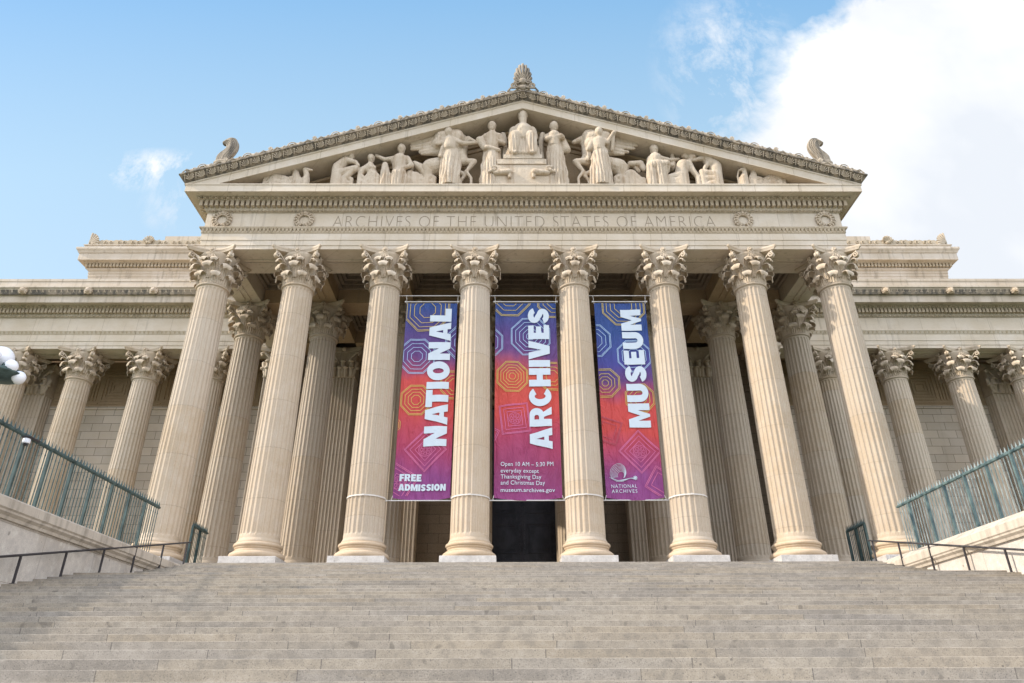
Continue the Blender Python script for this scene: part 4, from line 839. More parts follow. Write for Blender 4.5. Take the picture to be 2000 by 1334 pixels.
 'reclining_nude_woman_right': [('E', 9.45, -0.3, 21.86, 0.188, 0.225, 0.296, 0), ('C', 9.45, -0.35, 21.75, 0.128, 9.43, -0.36, 21.62, 0.077), ('C', 9.48, -0.47, 21.85, 0.033, 9.47, -0.52, 21.76, 0.052), ('E', 9.46, -0.24, 21.97, 0.223, 0.24300000000000002, 0.231, 0), ('E', 9.37, -0.2, 21.82, 0.103, 0.162, 0.219, 0), ('E', 9.48, -0.2, 21.82, 0.103, 0.162, 0.219, 0), ('E', 9.16, -0.2, 22.05, 0.286, 0.2, 0.257, 0), ('C', 9.28, -0.25, 21.65, 0.114, 9.16, -0.25, 21.47, 0.142), ('C', 8.78, -0.22, 21.41, 0.218, 9.11, -0.22, 21.44, 0.218), ('C', 8.86, -0.22, 21.35, 0.293, 8.72, -0.22, 20.87, 0.303), ('C', 8.72, -0.22, 20.87, 0.292, 8.52, -0.2, 20.39, 0.245), ('C', 9.2, -0.3, 21.41, 0.142, 9.33, -0.35, 20.87, 0.133), ('C', 9.33, -0.35, 20.87, 0.132, 9.56, -0.35, 20.42, 0.113), ('C', 8.58, -0.3, 20.51, 0.258, 8.05, -0.3, 20.36, 0.215), ('E', 8.75, -0.42, 21.2, 0.123, 0.13, 0.144, 0), ('E', 8.99, -0.42, 21.23, 0.113, 0.13, 0.144, 0), ('C', 9.55, -0.35, 20.39, 0.131, 10.12, -0.3, 20.42, 0.103)],
 'crouching_nude_man_right': [('E', 10.04, -0.3, 22.14, 0.2, 0.2375, 0.315, 0), ('C', 10.01, -0.35, 22.02, 0.136, 9.99, -0.36, 21.88, 0.082), ('C', 9.97, -0.43, 22.13, 0.033, 9.95, -0.46, 22.03, 0.053), ('E', 10.09, -0.24, 22.26, 0.236, 0.2565, 0.245, 0), ('E', 10.05, -0.2, 22.09, 0.109, 0.17099999999999999, 0.233, 0), ('E', 10.16, -0.2, 22.09, 0.109, 0.17099999999999999, 0.233, 0), ('C', 10.16, -0.25, 21.89, 0.143, 10.3, -0.22, 21.83, 0.229), ('C', 10.24, -0.22, 21.77, 0.266, 10.65, -0.2, 21.29, 0.276), ('C', 10.65, -0.2, 21.29, 0.284, 10.62, -0.2, 20.51, 0.274), ('C', 10.25, -0.3, 21.83, 0.162, 9.76, -0.35, 21.71, 0.114), ('C', 9.76, -0.35, 21.71, 0.114, 9.42, -0.35, 21.62, 0.086), ('C', 10.51, -0.3, 20.51, 0.262, 9.83, -0.35, 20.75, 0.169), ('C', 9.83, -0.35, 20.75, 0.16, 10.14, -0.35, 20.41, 0.113), ('C', 10.25, -0.3, 21.47, 0.123, 10.01, -0.35, 21.05, 0.095)],
 'seated_hound_right': [('C', 12.03, -0.3, 20.37, 0.187, 12.17, -0.3, 20.69, 0.14), ('C', 12.17, -0.3, 20.69, 0.132, 12.18, -0.32, 20.96, 0.117), ('C', 12.17, -0.32, 21.0, 0.123, 11.88, -0.4, 20.87, 0.057), ('C', 12.23, -0.3, 21.1, 0.038, 12.28, -0.3, 21.2, 0.019), ('C', 11.85, -0.35, 20.87, 0.047, 11.75, -0.3, 20.51, 0.047)],
 'long_necked_hound_right': [('C', 12.52, -0.18, 20.37, 0.187, 12.7, -0.2, 20.75, 0.169), ('C', 12.7, -0.2, 20.75, 0.16, 12.72, -0.22, 21.23, 0.127), ('C', 12.72, -0.22, 21.32, 0.142, 12.57, -0.26, 21.29, 0.118), ('C', 12.57, -0.26, 21.28, 0.109, 12.34, -0.32, 21.22, 0.066), ('C', 12.81, -0.2, 21.44, 0.043, 12.86, -0.2, 21.54, 0.019), ('C', 12.64, -0.15, 20.37, 0.234, 13.02, -0.1, 20.4, 0.206)],
 'lying_beast_right': [('C', 13.3, -0.1, 20.4, 0.169, 13.7, -0.15, 20.54, 0.234), ('C', 13.7, -0.15, 20.56, 0.235, 14.06, -0.15, 20.45, 0.197), ('C', 14.07, -0.15, 20.51, 0.169, 14.33, -0.2, 20.43, 0.084), ('C', 13.97, -0.15, 20.72, 0.056, 14.01, -0.15, 20.94, 0.019)],
}
ART = {
 1: [('o', -5.01, 12.844, [0.436, 0.741, 0.976, 1.151, 1.221], 0, 'y'), ('o', -5.425, 10.236, [0.295, 0.506, 0.717, 0.911, 0.97], 0, 'b'), ('o', -3.168, 10.989, [0.426, 0.639, 0.852, 0.92], 0, 'b'), ('o', -5.329, 7.877, [0.245, 0.409, 0.573, 0.736, 0.794], 0, 'y'), ('o', -3.474, 8.675, [0.331, 0.513, 0.695, 0.761], 0, 'y'), ('o', -6.379, 6.581, [0.322, 0.402], 0, 'y'), ('d', -4.747, 5.366, [0.491, 0.728, 0.934, 0.997], 0, 'p'), ('f', -4.747, 5.366, [0.317], 0, 'p'), ('d', -5.903, 3.798, [0.426, 0.658, 0.867, 0.945], 15, 'p'), ('f', -5.903, 3.798, [0.279], 0, 'p')],
 2: [('o', -0.778, 13.649, [0.547, 0.811, 1.075, 1.146], 0, 'y'), ('o', 1.641, 13.444, [0.528, 0.748, 0.986, 1.056], 0, 'y'), ('o', 0.273, 11.34, [0.214, 0.403, 0.6, 0.814, 1.011, 1.063], 0, 'b'), ('o', -1.975, 10.988, [0.426, 0.639, 0.853, 0.912], 0, 'b'), ('o', -0.658, 9.105, [0.167, 0.316, 0.466, 0.616, 0.766, 0.824], 0, 'y'), ('o', 1.299, 9.121, [0.317, 0.5, 0.7, 0.767], 0, 'y'), ('d', -0.543, 6.914, [0.485, 0.688, 0.906, 0.971], 52, 'p'), ('f', -0.543, 6.914, [0.291], 0, 'p'), ('d', -1.668, 6.151, [0.32, 0.416], 20, 'p')],
 3: [('o', 5.096, 13.139, [0.483, 0.72, 0.948, 1.123, 1.185], 0, 'y'), ('o', 3.474, 11.079, [0.427, 0.641, 0.855, 0.915], 0, 'b'), ('o', 5.432, 10.225, [0.381, 0.635, 0.846, 0.897], 0, 'b'), ('o', 3.903, 8.756, [0.166, 0.332, 0.498, 0.697, 0.764], 0, 'y'), ('o', 5.537, 7.951, [0.329, 0.509, 0.69, 0.756], 0, 'y'), ('d', 5.311, 5.267, [0.492, 0.729, 0.935, 0.999], 0, 'p'), ('f', 5.311, 5.267, [0.317], 0, 'p'), ('d', 6.157, 3.775, [0.466, 0.699, 0.777], 12, 'p'), ('d', 3.872, 6.311, [0.482, 0.723, 0.788], 25, 'r')],
}
# ---- beams, ceiling, rear walls of the porch
mb = MB()
for i, x in enumerate(COLX):
    outer = i in (0, 7)
    if not outer:
        mb.box(x - .78, x + .78, 1.604, 10.3, 16.105, 17.9)
    for dx in (-.22, .14): mb.box(x + dx, x + dx + .07, 1.7 if not outer else 4.45, 4.4 if not outer else 4.5, 16.05, 16.104)
for i in range(7):
    x0, x1 = COLX[i] + .785, COLX[i + 1] - .785
    if i == 0: x0 = -XF + 1.552
    if i == 6: x1 = XF - 1.552
    mb.box(x0, x1, 4.92, 6.48, 16.11, 17.9)
    mb.box(x0, x1, 10.32, 12.2, 16.11, 17.9)
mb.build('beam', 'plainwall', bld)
mb = MB()
for i in range(7):                                              # coffers: stepped frames round a raised panel
    x0, x1 = COLX[i] + .79, COLX[i + 1] - .79
    if i == 0: x0 = -XF + 1.556
    if i == 6: x1 = XF - 1.556
    for y0, y1 in ((1.61, 4.91), (6.49, 10.31)):
        for k, (ins, z) in enumerate(((0, 17.0), (.16, 17.22), (.34, 17.44), (.55, 17.66))):
            a_, b_, c_, d_ = x0 + ins, x1 - ins, y0 + ins, y1 - ins
            q = .20
            mb.box(a_, b_, c_, c_ + q, z, z + .24); mb.box(a_, b_, d_ - q, d_, z, z + .24)
            mb.box(a_, a_ + q, c_ + q + .001, d_ - q - .001, z, z + .24); mb.box(b_ - q, b_, c_ + q + .001, d_ - q - .001, z, z + .24)
        mb.box(x0 + .7, x1 - .7, y0 + .7, y1 - .7, 18.0, 18.1)
mb.box(-XF + 1.5, XF - 1.5, 1.4, 12.5, 18.3, 18.5)
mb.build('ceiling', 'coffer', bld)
mb = MB()
DX, DH, WY = 2.12, 12.4, 12.3
mb.box(-XF, -DX, WY, WY + .8, 0, 18.3); mb.box(DX, XF, WY, WY + .8, 0, 18.3); mb.box(-DX, DX, WY, WY + .8, DH, 18.3)
mb.box(-XF + .4, XF - .4, WY - .12, WY - .003, 13.4, 13.75, .04)
mb.box(-XF, -XF + .8, WY + .8, 15.2, 0, 18.3); mb.box(XF - .8, XF, WY + .8, 15.2, 0, 18.3)
mb.build('porch_wall', 'porchwall_shade', bld)
mb = MB()
for x0, x1 in ((-DX - .38, -DX + .0), (DX, DX + .38)): mb.box(x0, x1, WY - .16, WY - .002, 0, DH + .4, .03)
mb.box(-DX - .0, DX + .0, WY - .17, WY - .002, DH + .003, DH + .42, .03)
mb.box(-DX - .6, DX + .6, WY - .45, WY - .004, DH + .55, DH + .85, .06)
mb.build('door_surround', 'plainwall', bld)
door = MB(); door.box(-DX, DX, WY + .50, WY + .7, 0, DH); door = door.build('door', 'door', bld)
def door_leaf(s):
    mb = MB(); x0, x1 = (0.012, DX - .03) if s > 0 else (-DX + .03, -.012)
    mb.box(x0, x1, WY + .36, WY + .495, .05, DH - .05)
    n = 5; H_ = (DH - .1) / n
    for k in range(n):
        z0, z1 = .05 + H_ * k + .32, .05 + H_ * (k + 1) - .32
        for a_, b_, c_, d_ in ((x0 + .30, x1 - .30, z0, z0 + .08), (x0 + .30, x1 - .30, z1 - .08, z1), (x0 + .30, x0 + .38, z0 + .081, z1 - .081), (x1 - .38, x1 - .30, z0 + .081, z1 - .081)):
            mb.box(a_, b_, WY + .30, WY + .359, c_, d_, .015)
        mb.box(x0 + .50, x1 - .50, WY + .32, WY + .359, z0 + .22, z1 - .22, .02)
    for k in range(42):
        z = .2 + k * .29
        for xx in (x0 + .13, x1 - .13): mb.ell((xx, WY + .36, z), (.055, .04, .055), 7, 4)
    for k in range(n + 1):
        for j in range(5):
            xx = lerp(x0 + .35, x1 - .35, j / 4); mb.ell((xx, WY + .36, .05 + H_ * k + (.16 if k == 0 else -.16 if k == n else 0)), (.05, .04, .05), 7, 4)
    return mb.build('door_leaf', 'door', door, smooth=40)
door_leaf(-1); door_leaf(1)

# ---- wings: entablature, wall, carved band
def palmette(mb, x, y, z, h, n=5):
    for j in range(-(n // 2), n // 2 + 1):
        q = R(j * 30)
        mb.capsule((x + .03 * math.sin(q), y, z), .016, (x + h * .85 * math.sin(q) * .8, y - .07, z + h * math.cos(q)), h * .13, 5)
def lion(name):
    mb = MB()
    mb.ell((0, 0, 0), (.24, .16, .27), 12, 8); mb.ell((0, -.12, .0), (.17, .16, .19), 12, 8); mb.ell((0, -.24, -.07), (.10, .10, .09), 10, 6); mb.ell((0, -.26, -.17), (.075, .08, .05), 8, 5)
    for s in (-1, 1):
        mb.ell((s * .16, -.08, .2), (.06, .05, .07), 6, 4); mb.ell((s * .075, -.235, .05), (.03, .03, .025), 6, 4); mb.ell((s * .08, -.2, .10), (.06, .05, .03), 6, 4)
    for k in range(11):
        a_ = R(-40 + 26 * k); mb.ell((.24 * math.cos(a_), -.02, .27 * math.sin(a_)), (.08, .08, .08), 6, 4)
    return mb
lion0 = None
for s in (-1, 1):
    xa, xb = sorted((s * 17.12, s * 60))
    if s < 0: xb = -17.86 + .7
    FY = 11.10
    mb = MB()
    mb.ext([(12.7, 16.1), (FY, 16.1), (FY, 16.315), (FY - .035, 16.325), (FY - .035, 16.63), (FY - .07, 16.64), (FY - .07, 17.12), (FY - .09, 17.13), (FY - .19, 17.33), (FY - .21, 17.35), (FY - .21, 17.42), (FY - .03, 17.44), (FY - .03, 18.42), (12.7, 18.42)], xa, xb)
    for yy in (11.75, 12.0): mb.box(xa, xb, yy, yy + .07, 16.04, 16.098)
    wa = mb.build('architrave', 'ashlar_light', bld)
    mb = MB()
    mb.ext([(14.5, 18.425), (FY - .05, 18.425), (FY - .07, 18.46), (FY - .18, 18.58), (FY - .19, 18.63), (FY - .19, 18.99), (FY - .44, 18.99), (FY - .5, 19.06), (FY - .6, 19.16), (FY - .98, 19.16), (FY - .98, 19.12), (FY - 1.02, 19.12), (FY - 1.02, 19.60), (FY - 1.05, 19.63), (14.5, 19.63)], xa, xb)
    wc = mb.build('cornice', 'wing', bld)
    mb = MB()
    mb.ext([(14.5, 19.64), (FY - 1.06, 19.64), (FY - 1.12, 19.72), (FY - 1.2, 19.86), (FY - 1.32, 20.05), (FY - 1.40, 20.10), (FY - 1.40, 20.22), (FY - 1.2, 20.25), (FY - 1.1, 20.29), (FY - 1.1, 20.72), (FY - 1.14, 20.75), (FY - 1.14, 20.92), (14.5, 20.92)], xa, xb)
    mb.build('parapet', 'wing', bld)
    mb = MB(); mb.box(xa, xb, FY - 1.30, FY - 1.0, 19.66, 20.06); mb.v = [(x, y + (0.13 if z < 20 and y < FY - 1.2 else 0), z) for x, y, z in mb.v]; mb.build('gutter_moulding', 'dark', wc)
    mb = MB(); n = 0; x = min(abs(xa), abs(xb)) + .2
    while x < 46:
        mb.box(*sorted((s * x, s * (x + .17))), FY - .44, FY - .17, 18.66, 18.985)
        x += .262
    x = min(abs(xa), abs(xb)) + .2
    while x < 46:
        mb.ell((s * x, FY - .53, 19.075), (.10, .06, .08), 6, 4); mb.box(s * x + .13, s * x + .16, FY - .58, FY - .44, 19.0, 19.15)
        mb.ell((s * x, FY - .14, 18.52), (.09, .05, .08), 6, 4); mb.ell((s * x + .13, FY - .14, 18.52), (.03, .04, .07), 4, 4)
        mb.add([(s * x - .10, FY - .10, 17.32), (s * x + .10, FY - .10, 17.32), (s * x + .10, FY - .20, 17.335), (s * x - .10, FY - .20, 17.335), (s * x, FY - .14, 17.15)], [(0, 1, 2, 3), (3, 2, 4), (0, 3, 4), (2, 1, 4)])
        x += .297
    mb.build('dentil_course', 'orn', wc)['kind'] = 'stuff'
    mb = MB(); x = min(abs(xa), abs(xb)) + .2
    while x < 46:
        palmette(mb, s * x, FY - 1.14, 19.70, .30); mb.capsule((s * x + .21, FY - 1.12, 19.70), .03, (s * x + .21, FY - 1.28, 19.96), .045, 5)
        x += .42
    mb.build('palmette_band', 'crest', wc, smooth=45)['kind'] = 'stuff'
    for lx in (20.65, 25.1, 29.55, 34.0):
        if lion0 is None: lion0 = lion('x').build('lion_head', 'capital', wc, smooth=50, loc=(s * lx, FY - 1.28, 19.88))
        else: dup(lion0, wc, (s * lx, FY - 1.28, 19.88))
    mb = MB()
    xo, xi = s * 60, s * 17.0
    x0, x1 = sorted((xo, xi))
    mb.box(x0, x1, 15.0, 15.8, 0, 13.20); mb.box(x0, x1, 14.9, 15.8, 13.205, 13.42, .03); mb.box(x0, x1, 15.01, 15.8, 13.425, 16.9)
    wl = mb.build('wing_wall', 'wall', bld)
    mb = MB()
    mb.box(x0, x1, 14.99, 15.02, 13.43, 16.88)
    def frame(cx_, cz_, hw, hh, y, t=.10):
        for a_, b_, c_, d_ in ((cx_ - hw, cx_ + hw, cz_ - hh, cz_ - hh + t), (cx_ - hw, cx_ + hw, cz_ + hh - t, cz_ + hh), (cx_ - hw, cx_ - hw + t, cz_ - hh + t + .001, cz_ + hh - t - .001), (cx_ + hw - t, cx_ + hw, cz_ - hh + t + .001, cz_ + hh - t - .001)):
            mb.box(a_, b_, 14.93, 14.989, c_, d_)
    for cx_ in (19.95, 24.40, 28.85, 33.3, 37.75):
        for hw, hh in ((1.05, 1.0), (.82, .77), (.59, .54), (.36, .31)): frame(s * cx_, 14.85, hw, hh, 14.93)
        for dx in (1.24, 1.46, 1.68, 1.9, 2.12, 2.34, 2.56, 2.78, 3.0):
            mb.box(s * cx_ + dx, s * cx_ + dx + .10, 14.93, 14.989, 13.85, 15.85)
        for z in (13.62, 16.0, 16.25): mb.box(s * cx_ - 1.1, s * cx_ + 3.3, 14.93, 14.989, z, z + .09)
    mb.build('carved_band', 'plainwall', wl)
    mb = MB(); mb.box(x0, x1, 12.71, 15.0, 17.0, 17.2); mb.build('ceiling', 'plainwall', bld)
# ---- attic storey above the centre
AX, AY = 32.8, 14.0
mb = MB()
def a_sweep(prof): u_sweep(mb, prof, AX, AY, 40.0)
a_sweep([(-3, 20.0), (0, 20.0), (0, 23.60), (.03, 23.61), (.03, 23.85), (.06, 23.86), (.06, 24.06), (.12, 24.10), (.2, 24.22), (.2, 24.28), (.14, 24.285), (.14, 24.62), (.40, 24.625), (.42, 24.68), (.70, 24.70), (.72, 24.70), (.72, 25.26), (.78, 25.29), (.84, 25.42), (.94, 25.56), (.94, 25.72), (.66, 25.76), (.60, 25.8), (.60, 26.06), (.66, 26.08), (.66, 26.14), (-3, 26.14)])
att = mb.build('attic', 'wing', bld)
mb = MB(); x = -AX - .25
while x < AX + .25:
    if abs(x) > 15: mb.box(x, x + .17, AY - .36, AY - .13, 24.32, 24.62)
    x += .262
for s in (-1, 1):
    for k in range(60): mb.box(*sorted((s * (AX + .13), s * (AX + .36))), AY - .1 + k * .262, AY + .07 + k * .262, 24.32, 24.62)
mb.build('dentil_course', 'orn', att)['kind'] = 'stuff'
mb = MB()
for s in (-1, 1):
    rings = []; X0, X1 = 16.0, AX + .35
    for k in range(161):
        x = lerp(X0, X1, k / 160); h = .40 + .07 * abs(math.sin(x * 3.1)) + .03 * math.sin(x * 17)
        rings.append([(s * x, AY - .55, 26.145), (s * x, AY - .55, 26.145 + h), (s * x, AY - .38, 26.145 + h), (s * x, AY - .38, 26.145)])
    mb.rings(rings)
    x = X0
    while x < X1 - .6:
        for dirn in (-1, 1):
            pts = []
            for j in range(16):
                t = j / 15; an = R(-100) + t * R(420); rr = .17 * (1 - .7 * t)
                pts.append((s * (x + .45 + dirn * .30 + dirn * rr * math.cos(an)), AY - .58, 26.35 + rr * math.sin(an)))
            mb.tube(pts, .035, 5)
        x += 1.05
mb.build('cresting', 'orn', att)
mb = MB()
for j in range(-3, 4):
    q = R(j * 22); mb.capsule((.05 * math.sin(q), -.05, .1), .05, (.42 * math.sin(q), -.12, .12 + .52 * math.cos(q)), .075, 6)
mb.ell((0, -.05, .12), (.22, .14, .16), 8, 5)
af = mb.build('antefix', 'orn', att, smooth=45, loc=(-28.55, AY - .58, 26.2))
for x in (-24.4, 24.4, 28.55, 20.2, -20.2): dup(af, att, (x, AY - .58, 26.2))
mb = MB()
for j in range(7):
    q = R(90 - j * 15); L = 1.02 - .045 * j
    mb.tube([(.1 * math.cos(q), -.08, .1 + .1 * math.sin(q)), (.55 * L * math.cos(q), -.16, .55 * L * math.sin(q) + .1), (L * math.cos(q) * .86, -.10, L * math.sin(q) + .05)], .05, 6, .085)
mb.box(-.12, .3, -.1, .2, 0, .5, .03)
c1_ = mb.build('corner_antefix', 'crest', att, smooth=45, loc=(-AX - .28, AY - .45, 26.15))
c2_ = dup(c1_, att, (AX + .28, AY - .45, 26.15)); c2_.scale = (-1, 1, 1)
mb = MB()
for x, z in ((28.9, 28.75), (28.4, 28.93), (27.4, 29.10)): mb.box(-x, x, 16 + (28.9 - x) * .5, 38, 26.2, z)
mb.build('stepped_roof', 'wing', bld)
mb = MB(); mb.box(-60, -17.9, 14.4, 45, 0, 20.88); mb.box(17.9, 60, 14.4, 45, 0, 20.88); mb.box(-17.89, 17.89, 15.3, 45, 0, 25.7)
o = mb.build('inner_block', 'plainwall', bld); o.location.y = 1.45

# ------------------------------------------------------------------ cheek walls, fences, handrails
def cheek(s, xw, xc, label):
    """xw: face towards the stairs, xc: inner lip of the coping"""
    ob = MB(); xo = s * 16.4
    ob.box(*sorted((xw, xo)), -26.0, -.3, -6.5, -.66)
    o = ob.build('cheek_wall', 'cheek', None)
    tag(o, label, 'wall')
    mb = MB(); d = xc - xw
    prof = [(xw, -.70), (xw + d * .35, -.70), (xw + d * .45, -.62), (xw + d * .8, -.55), (xw + d * .82, -.50), (xc, -.46), (xc, -.22), (xc - d * .25, -.17), (s * 14.92, .06), (s * 15.7, .08), (s * 16.6, .0), (s * 16.6, -.5), (xo, -.7)]
    L = 2.4; y = -26.2; rings = []
    while y < -1.7:
        y1 = min(y + L, -1.7)
        mb.rings([[(x, yy, z) for x, z in prof] for yy in (y + .004, y1 - .004)])
        y += L
    mb.build('coping', 'coping', o)
    return o
ckl = cheek(-1, XL, -14.10, 'granite cheek wall with moulded coping, shaded side, left of the stairs')
ckr = cheek(1, XR, 14.50, 'bright granite cheek wall with moulded coping, right of the stairs')
def fence(name, x, y0, y1, z0, ztop, mat, post_dy, first_post, label, n_between=6, pmat=None):
    root = empty(name, (x, y0, z0)); tag(root, label, 'fence', 'spiked bronze fences beside the columns')
    H_ = ztop - z0; L = y1 - y0
    mb = MB(); mb.box(-.05, .05, 0, L, H_ - .05, H_ + .04, .02)
    for k in range(int(L / .13)): mb.ell((0, k * .13 + .06, H_ + .045), (.035, .05, .03), 6, 4)
    rl = mb.build('rail', mat, root)
    mb = MB(); mb.box(-.045, .045, -.04, .04, -.05, H_ - .02, .01); mb.box(-.07, .07, -.06, .06, -.05, .05, .015)
    mb.tube([(0, 0, H_), (0, 0, H_ + .09), (0, 0, H_ + .26)], .045, 6, .004)
    post = mb.build('post', mat, root)
    mb = MB(); mb.box(-.012, .012, -.012, .012, -.05, H_, 0); mb.rings([[(r * math.cos(a_), r * math.sin(a_), z) for a_ in (0, math.pi / 2, math.pi, 3 * math.pi / 2)] for z, r in ((H_ - .30, .013), (H_ - .26, .030), (H_ - .2, .013))])
    mb.rings([[(r * math.cos(a_), r * math.sin(a_), z) for a_ in (0, math.pi / 2, math.pi, 3 * math.pi / 2)] for z, r in ((H_, .02), (H_ + .05, .042), (H_ + .24, .003))])
    pk = mb.build('picket', pmat or mat, root)
    y = first_post; fp = True; ys = []
    while y < L + .01:
        if fp: post.location = (0, y, 0); fp = False
        else: dup(post, root, (0, y, 0))
        ys.append(y); y += post_dy
    fp = True; st = post_dy / (n_between + 1); y = first_post - math.floor(first_post / st) * st
    while y < L:
        if min(abs(y - q) for q in ys) > .05:
            if fp: pk.location = (0, y, 0); fp = False
            else: dup(pk, root, (0, y, 0))
        y += st
    return root
fence('fence', -15.0, -18.0, -3.2, .07, 1.90, 'patina', 1.28, .82 - .0, 'long dark green spiked fence on the left coping')
fence('fence', 15.1, -14.6, -3.0, .07, 1.92, 'patina2', 1.28, .5, 'long verdigris streaked spiked fence on the right coping', pmat='patina3')
fence('fence', -15.02, .25, 1.95, 0.0, 1.92, 'patina', .85, .02, 'short dark spiked fence beside the leftmost front column', 5)
fence('fence', 15.12, .05, 1.9, 0.0, 1.92, 'patina', .9, .02, 'short dark spiked fence beside the rightmost front column', 5)
def stair_z(y):
    i = 0
    while i < NST and nose_y(i) > y: i += 1
    return -RISE * i if i else 0.0
def handrail(x, ys, y_end, label):
    root = empty('handrail', (x, ys[0], 0)); tag(root, label, 'handrail', 'handrails up the stairs')
    zl = lambda y: .80 - (.2235 * (-1.75 - y)) + 0.0
    mb = MB(); y0 = ys[0] + .28
    pts = [(0, y0 - ys[0] - .05, zl(y0) - .05), (0, y0 - ys[0], zl(y0)), (0, y_end - ys[0], zl(y_end))]
    mb.tube([(0, y0 - ys[0], zl(y0)), (0, y_end - ys[0], zl(y_end))], .034, 8)
    mb.ell((0, y0 - ys[0], zl(y0)), (.045, .045, .045), 8, 5)
    mb.build('rail', 'railblack', root, smooth=40)
    for y in ys:
        z0 = stair_z(y)
        mb = MB(); mb.box(-.026, .026, y - ys[0] - .026, y - ys[0] + .026, z0 - .01, zl(y)); mb.box(-.06, .06, y - ys[0] - .06, y - ys[0] + .06, z0 + .001, z0 + .025)
        mb.build('post', 'railblack', root)
handrail(-14.12, [-2.0 - 2.0 * k for k in range(12)], -25.0, 'dark metal handrail along the left cheek wall')
handrail(14.50, [-1.5 - 2.0 * k for k in range(12)], -25.0, 'dark metal handrail along the right cheek wall')

# ------------------------------------------------------------------ lamp post and camera
lp = empty('street_lamp', (-14.75, -14.3, .07)); tag(lp, 'green bronze lamp post with a cluster of white globes', 'street lamp')
mb = MB(); ZC = 3.36 - .07
mb.lathe([(.26, 0), (.26, .1), (.2, .16), (.17, .3), (.12, .4), (.095, .5), (.085, ZC - .95), (.11, ZC - .9), (.11, ZC - .85), (.07, ZC - .8), (.08, ZC - .72), (.16, ZC - .64), (.60, ZC - .54), (.66, ZC - .50), (.66, ZC - .46), (.50, ZC - .44), (.20, ZC - .36), (.15, ZC - .28), (.05, ZC - .27)], 24)
mb.build('post', 'patina', lp, smooth=40)
mb = MB(); mb.ell((0, 0, ZC), (.315, .315, .315), 28, 18); mb.build('globe', 'globe', lp, smooth=80)
g0 = None
for k in range(6):
    q = R(20 + 60 * k); rr = .56
    mb = MB(); mb.tube([(.3 * math.cos(q), .3 * math.sin(q), ZC - .42), (.48 * math.cos(q), .48 * math.sin(q), ZC - .30), (rr * math.cos(q), rr * math.sin(q), ZC - .36), (rr * math.cos(q), rr * math.sin(q), ZC - .46)], .028, 6)
    mb.lathe([(.02, .0), (.09, .02), (.1, .06), (.06, .09)], 10, (rr * math.cos(q), rr * math.sin(q), ZC - .50)); mb.build('bracket', 'patina', lp)
for k, (dx, dy, dz) in enumerate(((.13, -.45, -.13), (.50, -.20, -.34), (.57, .12, -.53), (.34, .42, -.42), (-.3, .45, -.4), (-.55, .1, -.4), (-.4, -.35, -.3))):
    mb = MB(); mb.ell((0, 0, 0), (.175, .175, .175), 22, 14)
    if g0 is None: g0 = mb.build('globe', 'globe', lp, smooth=80, loc=(dx, dy, ZC + dz))
    else: dup(g0, lp, (dx, dy, ZC + dz))
dc = empty('security_camera', (-14.9, -12.1, 1.80)); tag(dc, 'white security dome camera under a bracket on the fence rail', 'camera')
mb = MB(); mb.lathe([(.02, .0), (.085, .0), (.105, -.03), (.105, -.13), (.085, -.15), (.02, -.15)], 20); mb.build('housing', 'campla', dc, smooth=40)
mb = MB(); mb.ell((0, 0, -.15), (.08, .08, .075), 16, 10); mb.build('dome', 'camdark', dc, smooth=80)
mb = MB(); mb.box(-.12, .14, -.10, .10, .001, .06, .02); mb.box(.02, .1, .05, .45, .02, .08, .015); mb.build('bracket', 'railblack', dc)

